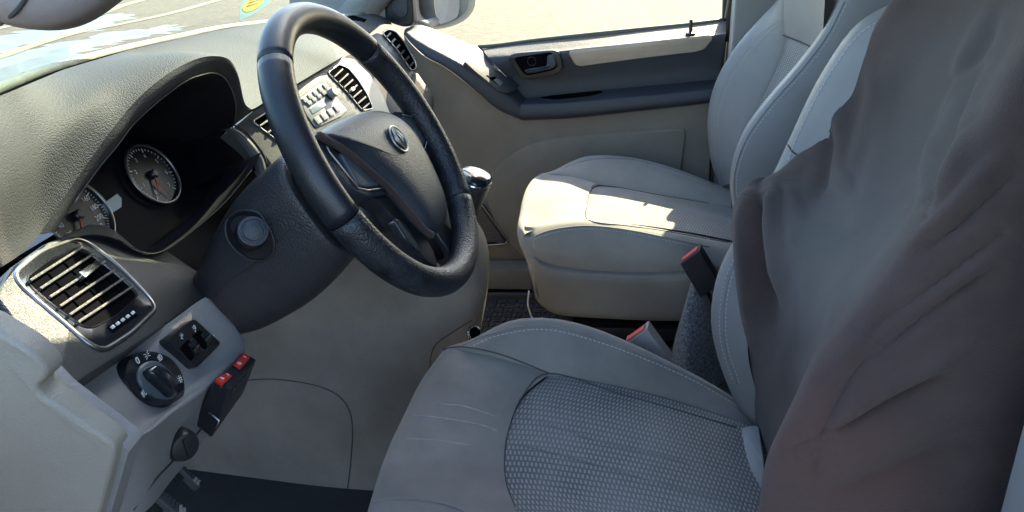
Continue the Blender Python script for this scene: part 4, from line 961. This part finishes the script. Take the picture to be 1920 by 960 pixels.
# gear lever
gk = PX(888, 345, .03)
gear = thing('gear_lever', 'black gear lever knob with glossy top behind the steering wheel rim', 'gear lever', gk+V((0, .05, -.1)))
ga = (V((-.05, -.32, .93))).normalized()
gprof = [(.010, -.12), (.012, -.08), (.020, -.066), (.025, -.035), (.0295, -.008), (.0315, .004), (.0317, .010)]
lathe('knob_body', gprof, gk, ga, 'shroud', gear, 32, V((1, 0, 0)), (1.15, .95))
lathe('knob_top', [(.0317, .010), (.0316, .014), (.030, .0185), (.0255, .0215), (.014, .0235), (.0, .024)], gk, ga, 'gloss', gear, 32, V((1, 0, 0)), (1.15, .95))
lathe('knob_ring', [(.0316, .008), (.0326, .010), (.0316, .012)], gk, ga, 'chrome', gear, 32, V((1, 0, 0)), (1.15, .95))

# ================================================================== GRAB HANDLE (upper left)
gpl = Plane(PX(90, 20, -.80), (-.85, -.45, .1))
gh = thing('grab_handle', 'rounded brown-grey trim end hanging in the upper left corner before the windscreen', 'grab handle', gpl.px(90, 50))
go = curve(gpl.pts([(-40, 30), (0, 45), (40, 54), (80, 57), (120, 53), (165, 35), (212, 2), (260, -40), (300, -110), (0, -140), (-90, -60), (-70, 10)]), 4, True); gc = sum(go, V())/len(go)
mesh_grid('handle_shell', [[gc+(p-gc)*f-gpl.n*h for p in go] for f, h in ((.85, .04), (.97, .03), (1.0, .018), (.99, .006), (.93, -.004), (.8, -.010), (.4, -.014), (.01, -.015))], 'handle', gh, closed=True)
tgh = bvh([bpy.data.objects['handle_shell']])
qq = [h[0] for h in (hit(tgh, u, v, .001) for u, v in ((-30, 52), (0, 42), (25, 26), (42, 8), (52, -10))) if h]
if len(qq) > 2: tube('shell_joint', curve(qq, 4), .0012, 'seam', gh, 6)

# ================================================================== DRIVER SEAT
ds = thing('driver_seat', 'grey cloth driver seat with woven centre panel', 'car seat', (-.40, -.25, 0))
NS = [(824, 660, -.24), (787, 712, -.30), (759, 768, -.36), (735, 818, -.42), (714, 870, -.48), (698, 920, -.54), (682, 975, -.60)]
NT = [(862, 657, -.243), (838, 706, -.30), (815, 765, -.36), (795, 822, -.42), (776, 878, -.48), (760, 930, -.54), (745, 985, -.60)]
NI = [(1030, 700, -.25), (978, 745, -.31), (953, 805, -.365), (945, 855, -.41), (948, 905, -.45), (965, 950, -.49), (990, 1000, -.53)]
ns, ntp, ni = L(NS), L(NT), L(NI)
nm = [a.lerp(b, .5)+V((0, 0, .006)) for a, b in zip(ntp, ni)]
nose = loft('cushion_front', [[p+V((0, -.10, -.22)) for p in ns], [p+V((0, -.035, -.13)) for p in ns], [p+V((0, -.006, -.05)) for p in ns], [p+V((0, .002, -.012)) for p in ns], [p+V((0, -.012, .006)) for p in ns], ntp, nm, ni], 'fabric', ds, 4, 4)
ins = []
for p in ni:
    rear = V((p.x, -.485, .262 if p.x > -.27 else .258)); row = []
    for t in (0, .12, .3, .5, .7, .86, 1):
        q = p.lerp(rear, t); q.z += .010*math.sin(math.pi*min(1, t*1.0))-(.004 if t == 0 else 0); row.append(q)
    ins.append(row)
ins_o = loft('centre_panel', ins, 'weave', ds, 4, 4)
tin = bvh([ins_o, nose])
SE = [(826, 658, -.238), (880, 655, -.243), (940, 666, -.248), (1030, 700, -.25), (1150, 734, -.25), (1270, 768, -.25), (1380, 800, -.252), (1425, 818, -.252)]
CRS = [(840, 650, -.222), (885, 636, -.21), (955, 602, -.2), (1035, 598, -.198), (1130, 622, -.198), (1250, 676, -.198), (1370, 742, -.198), (1415, 790, -.198)]
se, crs = L(SE), L(CRS)
MI = [a.lerp(b, .45)+V((-.012, 0, .004)) for a, b in zip(se, crs)]; MI[0] = se[0].lerp(crs[0], .5)
MJ = [a.lerp(b, .8)+V((-.007, 0, .004)) for a, b in zip(se, crs)]; MJ[0] = se[0].lerp(crs[0], .8)
OU = [p+V((.022, .0, -.022)) for p in crs]; OV = [p+V((.03, 0, -.09)) for p in crs]; OW = [V((p.x+.02, p.y, .1)) for p in crs]
bol = loft('side_bolster', [[p+V((0, 0, -.01)) for p in se], se, MI, MJ, crs, OU, OV, OW], 'fabric_b', ds, 4, 4)
def mirx(p, c=-.40): return V((2*c-p.x, p.y, p.z))
bol2 = loft('side_bolster', [[mirx(p)+V((-.03, 0, -.03)) for p in r] for r in ([p+V((0, 0, -.01)) for p in se], se, MI, MJ, crs, OU, OV, OW)], 'fabric_b', ds, 4, 4)
tbo = bvh([bol])
seam('bolster_piping', tbo, [(868, 648), (900, 634), (960, 616), (1020, 611), (1080, 622), (1180, 655), (1300, 707), (1400, 765)], .0011, 'fabric_b', ds)
stitches('stitching', tbo, [(880, 653), (920, 634), (970, 622), (1020, 618), (1080, 629), (1180, 662), (1300, 714), (1400, 772)], ds)
seam('panel_seam', bvh([nose, ins_o, bol]), [(1380, 801), (1270, 769), (1150, 735), (1030, 700), (978, 745), (955, 803), (946, 855), (949, 905), (966, 952)], .0012, 'seam_s', ds, 6)
seam('panel_seam', bvh([nose, bol]), [(822, 657), (870, 651), (940, 665), (1030, 700)], .0012, 'seam_s', ds)
# two faint quilting lines across the woven panel
for l in ([(962, 775), (1040, 800), (1150, 835), (1260, 860), (1395, 905)], [(950, 830), (1040, 850), (1150, 880), (1270, 915), (1390, 945)]): seam('quilt_line', tin, l, .0007, 'fabric', ds)
# creases on the seat front
for l in ([(820, 758), (870, 762), (930, 782)], [(755, 778), (830, 784), (900, 797), (935, 810)], [(752, 822), (810, 825), (880, 835)]):
    seam('fabric_crease', bvh([nose]), l, .0024, 'worn', ds, 6, -.0018)
seam('panel_seam', bvh([nose]), [(700, 942), (740, 936), (800, 940), (850, 952), (900, 975)], .0013, 'fabric_b', ds)
box('seat_base', (-.40, -.27, .10), (.20, 0, 0), (0, .22, 0), (0, 0, .10), 'plinth', ds, .01)
# rear flap of the cushion and recliner cover
fl = [PX(u, v, x) for u, v, x in ((1388, 803, -.26), (1422, 797, -.26), (1432, 860, -.33), (1440, 970, -.42), (1400, 970, -.42), (1394, 880, -.34))]
prism('cushion_rear_flap', rnd(fl, .008), (-.3, .2, .9), .006, 'vinyl', ds, .002)
# backrest: inner bolster
SB = [(1432, 900, -.2), (1420, 850, -.2), (1400, 790, -.2), (1365, 720, -.2), (1341, 650, -.2), (1333, 590, -.2), (1345, 520, -.2), (1375, 455, -.2), (1420, 380, -.2), (1452, 325, -.2), (1480, 265, -.2), (1530, 160, -.2), (1595, 62, -.2), (1655, 20, -.2), (1720, 0, -.21)]
sbk = L(SB)
def off(l, d): return [p+V(d) for p in l]
dbol = loft('backrest_bolster', [off(sbk, (.02, -.13, -.02)), off(sbk, (.032, -.07, 0)), off(sbk, (.026, -.022, .004)), off(sbk, (.012, -.004, .002)), sbk, off(sbk, (-.016, -.002, -.001)), off(sbk, (-.034, -.016, -.004)), off(sbk, (-.055, -.045, -.01))], 'vinyl', ds, 4, 4)
tdb = bvh([dbol])
stitches('stitching', tdb, [(1384, 470), (1360, 525), (1350, 590), (1354, 650), (1376, 718)], ds)
stitches('stitching', tdb, [(1394, 470), (1371, 525), (1361, 590), (1365, 650), (1388, 722)], ds)
seam('bolster_piping', tdb, [(1389, 470), (1366, 525), (1356, 590), (1360, 650), (1382, 720)], .0009, 'vinyl', ds)
stitches('stitching', tdb, [(1478, 300), (1498, 250), (1545, 158), (1605, 72), (1650, 38)], ds)
seam('panel_seam', tdb, [(1478, 272), (1486, 284), (1494, 290)], .0012, 'seam', ds)
tg = PX(1377, 604, -.235); box('care_tag', tg, V((.001, -.003, .0075)), V((.002, .003, .002)), V((.0006, 0, 0)), 'white', ds)
# ------------------------------------------------------------------ draped cloth over the backrest
EA = [(1436, 990, -.25), (1428, 900, -.25), (1420, 790, -.24), (1408, 700, -.235), (1395, 610, -.232), (1384, 510, -.23), (1378, 400, -.228), (1408, 352, -.226), (1452, 334, -.225), (1497, 293, -.225), (1530, 262, -.225), (1570, 200, -.225), (1600, 148, -.225), (1640, 62, -.225), (1690, -20, -.225), (1740, -110, -.23), (1790, -210, -.23), (1830, -330, -.23)]
EB = [(1426, 1000, -.585), (1431, 935, -.59), (1446, 860, -.60), (1468, 808, -.60), (1491, 766, -.60), (1525, 700, -.60), (1570, 640, -.60), (1605, 596, -.60), (1637, 556, -.60), (1670, 512, -.60), (1694, 478, -.60), (1727, 428, -.60), (1758, 386, -.60), (1800, 312, -.60), (1855, 225, -.60), (1910, 130, -.60), (1965, 30, -.60), (2030, -90, -.60)]
ea, eb = L(EA), L(EB)
fs = [0, .12, .3, .5, .7, .88, 1]
ctrl = []
ctrl.append([a+V((.03, -.03, 0)) if i > 6 else a+V((.004, -.008, 0)) for i, a in enumerate(ea)])
for f in fs:
    row = []
    for i, (a, b) in enumerate(zip(ea, eb)):
        sag = .05*math.sin(math.pi*f)**1.2*(1 if i > 2 else .7)
        row.append(a.lerp(b, f)+V((0, -sag*.85, -sag*.35)))
    ctrl.append(row)
ctrl.append([p+V((-.022, -.02, -.006)) for p in eb])
ctrl.append([p+V((-.036, -.06, -.018)) for p in eb])
ctrl.append([p+V((-.040, -.12, -.035)) for p in eb])
ctrl.append([p+V((-.036, -.20, -.05)) for p in eb])
ctrl.append([p+V((-.02, -.28, -.07)) for p in eb])
G = grid_from(ctrl, 14, 12)
nr, ncx = len(G), len(G[0])
def nrm(i, k):
    a = G[min(i+1, nr-1)][k]-G[max(i-1, 0)][k]; b = G[i][min(k+1, ncx-1)]-G[i][max(k-1, 0)]; n = a.cross(b)
    if n.length < 1e-9: return V((0, 1, 0))
    n.normalize(); return n if n.dot(CAM-G[i][k]) > 0 else -n
FOLDS = [  # (pixel polyline, height, width px): ridges and creases of the draped cloth
    ([(1865, 5), (1815, 110), (1795, 180), (1770, 260), (1745, 330), (1735, 400)], .006, 12), ([(1880, 20), (1850, 90), (1800, 150), (1780, 185)], -.003, 7),
    ([(1845, 120), (1818, 200), (1800, 260), (1765, 330), (1742, 410)], -.005, 7), ([(1885, 100), (1835, 190), (1800, 290), (1752, 395)], .006, 12),
    ([(1830, 150), (1790, 240), (1755, 300)], .005, 9), ([(1905, 60), (1860, 150), (1835, 215)], -.003, 8),
    ([(1455, 340), (1448, 400), (1458, 470), (1475, 560)], .010, 16), ([(1425, 352), (1420, 420), (1428, 500), (1450, 600)], -.013, 16),
    ([(1400, 365), (1397, 430), (1402, 520), (1415, 640)], .009, 12), ([(1575, 195), (1580, 260), (1575, 320), (1600, 380)], .006, 16), ([(1560, 240), (1555, 300), (1535, 370)], -.006, 13),
    ([(1635, 120), (1640, 180), (1620, 260), (1600, 330)], .004, 14), ([(1670, 90), (1660, 200), (1640, 330), (1600, 480)], .003, 22),
    ([(1480, 330), (1490, 400), (1500, 470)], .005, 16), ([(1530, 470), (1510, 560), (1480, 650), (1450, 760)], .003, 18), ([(1620, 500), (1570, 580), (1520, 650)], -.003, 16),
    ([(1480, 842), (1530, 820), (1558, 790), (1580, 740), (1610, 690), (1650, 640)], -.006, 8), ([(1500, 860), (1560, 800), (1640, 740), (1740, 690), (1830, 630)], .009, 14),
    ([(1545, 812), (1600, 790), (1680, 745), (1760, 700)], -.010, 9), ([(1600, 660), (1660, 600), (1720, 560), (1800, 500), (1880, 440)], -.008, 10),
    ([(1570, 680), (1640, 620), (1700, 575), (1780, 535), (1870, 470)], .006, 12), ([(1620, 690), (1700, 620), (1780, 560), (1870, 500)], -.008, 10),
    ([(1540, 890), (1620, 850), (1720, 800), (1820, 740)], .007, 20), ([(1560, 930), (1680, 880), (1800, 830)], -.008, 20), ([(1520, 960), (1530, 880), (1545, 800), (1570, 740), (1600, 690), (1640, 620)], -.0035, 5),
    ([(1700, 470), (1740, 440), (1800, 380), (1880, 290)], .006, 14), ([(1730, 470), (1800, 420), (1900, 330)], -.007, 12)]
FC = []
for pxs, h, w in FOLDS:
    FC.append(([(p.x, p.y) for p in curve([V((a, b, 0)) for a, b in pxs], 8)], h, w))
from mathutils import noise
H = [[0]*ncx for _ in range(nr)]
for i in range(nr):
    for k in range(ncx):
        u, v = PROJ(G[i][k]); d = 0
        for pl_2, h, w in FC:
            m_ = 1e9; idx = 0
            if not (min(pl_2)[0]-40 < u < max(pl_2)[0]+40): continue
            for j in range(len(pl_2)-1):
                (a, b), (a2, b2) = pl_2[j], pl_2[j+1]; dx, dy = a2-a, b2-b
                t = max(0, min(1, ((u-a)*dx+(v-b)*dy)/(dx*dx+dy*dy+1e-9))); q = (a+dx*t-u)**2+(b+dy*t-v)**2
                if q < m_: m_ = q; idx = j
            if m_ < 9*w*w:
                e = min(idx, len(pl_2)-1-idx)/(len(pl_2)*.25); d += (.8 if v > 440 and u > 1500 else 1.15)*(h*1.1*math.exp(-m_/(w*w*1.2)) if h > 0 else h*1.3*math.exp(-m_/(max(w, 9)**2)))*min(1, .25+e)
        p = G[i][k]; d += .0016*noise.noise(p*9)+.0006*noise.noise(p*34)
        H[i][k] = d
G2 = [[G[i][k]+nrm(i, k)*H[i][k] for k in range(ncx)] for i in range(nr)]
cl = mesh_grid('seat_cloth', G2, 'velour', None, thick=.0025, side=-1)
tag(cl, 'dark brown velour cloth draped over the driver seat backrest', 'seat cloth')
tcl = bvh([cl])
for dx in (0, 7): seam('cloth_seam', tcl, [(1522+dx, 958), (1530+dx, 880), (1545+dx, 805), (1568+dx, 740), (1602+dx, 685), (1635+dx, 630)], .0007, 'seam', cl, 8, .0001)
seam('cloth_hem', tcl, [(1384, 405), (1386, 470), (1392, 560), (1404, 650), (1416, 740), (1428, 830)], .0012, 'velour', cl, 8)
bk_ = mesh_grid('backrest', [[G[i][k]+V((0, -.05, -.02)) for k in range(56, ncx, 4)] for i in range(20, 66, 4)], 'vinyl', ds)
for k in range(5):
    c = PX(1424+k*1.5, 812+k*26, -.245+(-.004)*k); 
gath = thing('gathered_hem', 'gathered brown elastic hem showing beside the cushion rear flap', 'fabric hem', PX(1426, 850, -.245))
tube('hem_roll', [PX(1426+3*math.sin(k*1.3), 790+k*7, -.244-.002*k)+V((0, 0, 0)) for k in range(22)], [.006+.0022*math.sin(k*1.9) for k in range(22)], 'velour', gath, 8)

# ================================================================== PASSENGER SEAT
ps = thing('passenger_seat', 'grey passenger seat with woven centre and sunlit cushion front', 'car seat', (.40, -.3, .05))
PS = [(976, 446, .184), (969, 425, .215), (973, 398, .28), (978, 372, .34), (986, 350, .40), (998, 335, .45), (1012, 329, .475)]
PT = [(990, 436, .19), (992, 422, .22), (994, 394, .28), (1000, 366, .34), (1008, 346, .40), (1020, 335, .445), (1036, 328, .47)]
PI = [(1060, 420, .20), (1106, 414, .25), (1101, 392, .30), (1102, 372, .36), (1106, 358, .41), (1114, 350, .45), (1126, 347, .475)]
a_, b_, c_ = L(PS), L(PT), L(PI)
pn = loft('cushion_front', [[p+V((0, -.11, -.24)) for p in a_], [p+V((0, -.05, -.15)) for p in a_], [p+V((0, -.012, -.06)) for p in a_], [p+V((0, .0, -.015)) for p in a_], [p+V((0, -.008, .004)) for p in a_], b_, [p.lerp(q, .5)+V((0, 0, .006)) for p, q in zip(b_, c_)], c_], 'fabric_p', ps, 4, 4)
rows = []
for p in c_[1:]:
    rear = V((p.x, -.53, .334 if p.x > .4 else .344)); rows.append([p.lerp(rear, t)+V((0, 0, .008*math.sin(math.pi*t)-(.003 if t == 0 else 0))) for t in (0, .15, .4, .7, 1)])
pin_ = loft('centre_panel', rows, 'weave_p', ps, 4, 4)
# near bolster
n1 = [(984, 424, .213), (1003, 424, .225), (1050, 414, .24), (1106, 414, .25), (1180, 424, .25), (1250, 434, .25), (1320, 446, .25), (1372, 456, .25)]
n2 = [(990, 436, .20), (1006, 430, .19), (1050, 420, .19), (1106, 416, .193), (1180, 426, .193), (1250, 439, .193), (1320, 454, .193), (1368, 466, .193)]
n3 = [(996, 452, .182), (1004, 446, .172), (1050, 440, .172), (1106, 440, .172), (1180, 448, .172), (1250, 460, .172), (1320, 475, .172), (1368, 484, .172)]
n4 = [(1000, 470, .176), (1010, 488, .170), (1055, 504, .170), (1106, 511, .170), (1180, 514, .170), (1250, 514, .170), (1310, 512, .170), (1360, 508, .170)]
pb_ = loft('side_bolster', [[p+V((.01, 0, -.02)) for p in L(n1)], L(n1), [p.lerp(q, .5)+V((-.002, 0, .006)) for p, q in zip(L(n1), L(n2))], L(n2), L(n3), [p.lerp(q, .5)+V((-.008, 0, 0)) for p, q in zip(L(n3), L(n4))], L(n4)], 'fabric_p', ps, 4, 4)
tpb = bvh([pb_, pn])
seam('bolster_piping', tpb, [(1003, 443), (1025, 434), (1060, 427), (1110, 424), (1180, 432), (1250, 446), (1330, 463)], .0016, 'fabric_p', ps)
stitches('stitching', tpb, [(1003, 448), (1025, 440), (1060, 432), (1110, 429), (1180, 437), (1250, 451), (1330, 468)], ps)
seam('panel_seam', bvh([pn, pin_, pb_]), [(1368, 388), (1250, 368), (1127, 347), (1108, 358), (1102, 380), (1104, 413), (1180, 424), (1250, 434), (1365, 455)], .0011, 'seam_s', ps)
# rounded front corner between the cushion front and the near bolster
ca_ = [a_[0]+V(d) for d in ((0, -.008, .004), (0, 0, -.015), (0, -.012, -.06), (0, -.03, -.11), (0, -.05, -.15))]
cb2 = [PX(992, 437, .198), PX(1000, 450, .179), PX(1003, 478, .172), PX(1001, 510, .163), PX(1004, 550, .164)]
loft('cushion_corner', [ca_, [p.lerp(q, .5)+V((-.005, .004, 0)) for p, q in zip(ca_, cb2)], cb2, [p+V((.01, -.01, 0)) for p in cb2]], 'fabric_p', ps, 4, 5)
# far bolster
f1 = [(1010, 331, .472), (1040, 329, .472), (1075, 334, .472), (1126, 347, .475), (1200, 359, .48), (1280, 372, .485), (1370, 388, .49)]
f2 = [(1012, 327, .49), (1036, 321, .505), (1070, 304, .54), (1110, 293, .57), (1180, 296, .595), (1260, 315, .595), (1370, 356, .595)]
F1, F2 = L(f1), L(f2)
fb = loft('side_bolster', [[p+V((0, 0, -.015)) for p in F1], F1, [p.lerp(q, .5)+V((-.01, 0, .006)) for p, q in zip(F1, F2)], F2, [p+V((.02, 0, -.02)) for p in F2], [p+V((.025, 0, -.12)) for p in F2]], 'fabric_p', ps, 4, 4)
tfb = bvh([fb])
stitches('stitching', tfb, [(1060, 318), (1090, 307), (1130, 301), (1190, 304), (1260, 322), (1340, 350)], ps)
seam('bolster_piping', tfb, [(1060, 314), (1090, 303), (1130, 297), (1190, 300), (1260, 318), (1340, 346)], .0011, 'fabric_p', ps)
# plinth
q1 = [(988, 470, .190), (1003, 486, .165), (1020, 498, .160), (1060, 507, .160), (1150, 515, .160), (1240, 515, .160), (1305, 512, .160)]
q2 = [(990, 500, .188), (1003, 520, .160), (1025, 528, .155), (1060, 532, .155), (1150, 534, .155), (1235, 534, .155), (1300, 530, .155)]
q4 = [(1003, 560, .200), (1015, 572, .170), (1035, 586, .162), (1060, 592, .160), (1150, 598, .160), (1220, 601, .160), (1280, 602, .160)]
Q1, Q2, Q4 = L(q1), L(q2), L(q4)
pli = loft('plinth', [[p+V((.02, -.004, .004)) for p in Q1], Q1, [p+V((-.004, 0, -.008)) for p in Q1], Q2, [p.lerp(q, .5) for p, q in zip(Q2, Q4)], Q4, [p+V((.03, 0, -.006)) for p in Q4]], 'plinth', ps, 4, 3)
loft('plinth_front', [[V((x, p.y-.0, p.z)) for p in (Q1[0], Q2[0], Q4[0])] for x in (.188, .3, .45, .6)], 'plinth', ps, 3, 3)
box('seat_rail', (.19, -.35, .17), (.012, 0, 0), (0, .24, 0), (0, 0, .015), 'black', ps, .003)
box('seat_mount', (.40, -.35, .08), (.20, 0, 0), (0, .2, 0), (0, 0, .085), 'black', ps, .006)
cb_ = [PX(992, 545, .22), PX(990, 570, .22), PX(996, 592, .22), PX(1003, 604, .22)]
tube('loose_wire', curve(cb_, 5), .0022, 'cablewhite', ps, 6)
# backrest
FS = [(1352, 352, .62), (1335, 310, .62), (1328, 265, .62), (1327, 215, .62), (1340, 158, .62), (1372, 98, .62), (1420, 40, .62), (1458, 0, .62), (1500, -50, .62)]
FI = [(1378, 345, .53), (1378, 310, .53), (1388, 265, .53), (1402, 232, .53), (1434, 167, .53), (1460, 110, .53), (1472, 66, .53), (1470, 20, .53), (1472, -40, .53)]
fs3, fi3 = L(FS), L(FI)
pf_ = loft('backrest_bolster', [off(fs3, (.03, -.12, 0)), off(fs3, (.025, -.03, 0)), fs3, [p.lerp(q, .35)+V((-.004, .006, .002)) for p, q in zip(fs3, fi3)], [p.lerp(q, .75)+V((0, .008, .002)) for p, q in zip(fs3, fi3)], fi3, off(fi3, (0, -.02, 0))], 'vinyl', ps, 4, 4)
tpf = bvh([pf_])
stitches('stitching', tpf, [(1350, 335), (1341, 290), (1340, 228), (1355, 165), (1388, 108), (1430, 60), (1466, 34)], ps)
stitches('stitching', tpf, [(1358, 335), (1349, 290), (1348, 228), (1363, 168), (1396, 112), (1436, 66), (1466, 42)], ps)
NB = [(1384, 430, .19), (1376, 390, .19), (1371, 350, .19), (1376, 308, .19), (1396, 254, .19), (1436, 198, .19), (1500, 124, .19), (1546, 62, .19), (1578, 0, .19), (1605, -60, .19)]
nb = L(NB)
pnb = loft('backrest_bolster', [off(nb, (.12, -.04, 0)), off(nb, (.05, -.008, 0)), off(nb, (.018, .0, 0)), nb, off(nb, (-.012, -.016, -.001)), off(nb, (-.022, -.06, -.004)), off(nb, (-.026, -.13, -.008)), off(nb, (-.02, -.2, -.012))], 'vinyl', ps, 4, 4)
tpn = bvh([pnb])
stitches('stitching', tpn, [(1386, 395), (1381, 350), (1386, 312), (1408, 257), (1448, 203), (1512, 130), (1558, 68), (1588, 8)], ps)
seam('bolster_piping', tpn, [(1381, 395), (1376, 350), (1381, 310), (1402, 256), (1442, 200), (1506, 127), (1552, 65), (1583, 4)], .0012, 'vinyl', ps)
# middle panels of the backrest
mid_l = [V((.21, p.y-.01, p.z)) for p in fi3]
low_n = 7
ctr = [p.lerp(q, .5)+V((0, -.018, 0)) for p, q in zip(fi3, mid_l)]
loft('backrest_weave', [r[:low_n] for r in ([p+V((0, -.004, 0)) for p in fi3], ctr, mid_l)], 'weave_p', ps, 4, 6)
loft('backrest_panel', [r[low_n-1:] for r in ([p+V((0, .001, 0)) for p in fi3], [p+V((0, .003, 0)) for p in ctr], [p+V((0, .001, 0)) for p in mid_l])], 'vinyl', ps, 4, 6)
tube('panel_seam', curve([p+V((0, .004, 0)) for p in (fi3[6], ctr[6], mid_l[6])], 6), .0014, 'seam', ps, 6)
loft('backrest_shell', [[p+V((0, -.10, 0)) for p in r] for r in (fi3, mid_l)], 'pillar', ps, 3, 3)

# ================================================================== BUCKLES, FELT
def buckle(lab, tl, tr, br, x, body_m, clip):
    a, b, c = PX(*tl, x), PX(*tr, x), PX(*br, x)
    n = (a-b).normalized(); w = V((1, 0, 0)); 
    d = (c-b); e = thing('seat_buckle', lab, 'seat belt buckle', b+d, 'seat belt buckles')
    th = V((-.022, .004, -.004))
    T = [a, b, b+th, a+th]; hexa('buckle_body', [p for p in T], [p+d for p in T], body_m, e, .003)
    up = -d.normalized(); cen = sum(T, V())/4; ab = a-b
    def quad(f0, f1, g, h): return [b+ab*g+th*f0+up*h, b+ab*(1-g)+th*f0+up*h, b+ab*(1-g)+th*f1+up*h, b+ab*g+th*f1+up*h]
    hexa('release_button', quad(.42, .9, .1, .003), quad(.42, .9, .1, -.002), 'redclip', e, .001)
    prism('latch_slot', quad(.12, .34, .14, .0008), up, .0006, 'dark', e)
    tube('belt_stem', [cen+d*.95, cen+d*1.3+V((0, -.01, -.03)), cen+d*1.7+V((0, -.02, -.10))], .011, 'black', e, 8, flat=.5)
buckle('black buckle with red button beside the passenger seat', (1278, 482), (1314, 455), (1352, 520), .085, 'black', 1)
buckle('grey buckle with red button rising beside the driver seat bolster', (1175, 630), (1217, 600), (1262, 662), -.13, 'grey', 1)
fe = [[PX(u, v, x) for u, v, x in r] for r in (
    [(1307, 505, .10), (1322, 540, .10), (1335, 575, .10), (1352, 620, .10), (1400, 760, .08)],
    [(1303, 512, .085), (1312, 545, .07), (1322, 585, .06), (1335, 650, .04), (1370, 800, .0)],
    [(1298, 525, .085), (1290, 560, .06), (1282, 610, .03), (1285, 660, .0), (1290, 800, -.06)],
    [(1294, 535, .11), (1278, 590, .08), (1264, 640, .06), (1255, 690, .04), (1240, 800, .0)])]
fo = loft('felt_cover', fe, 'felt', None, 5, 5, thick=.005)
tag(fo, 'grey speckled felt piece standing between the two seats', 'felt')
box('tunnel_plate', (.0, -.60, .08), (.15, 0, 0), (0, .42, 0), (0, 0, .08), 'doordark', van, .01)
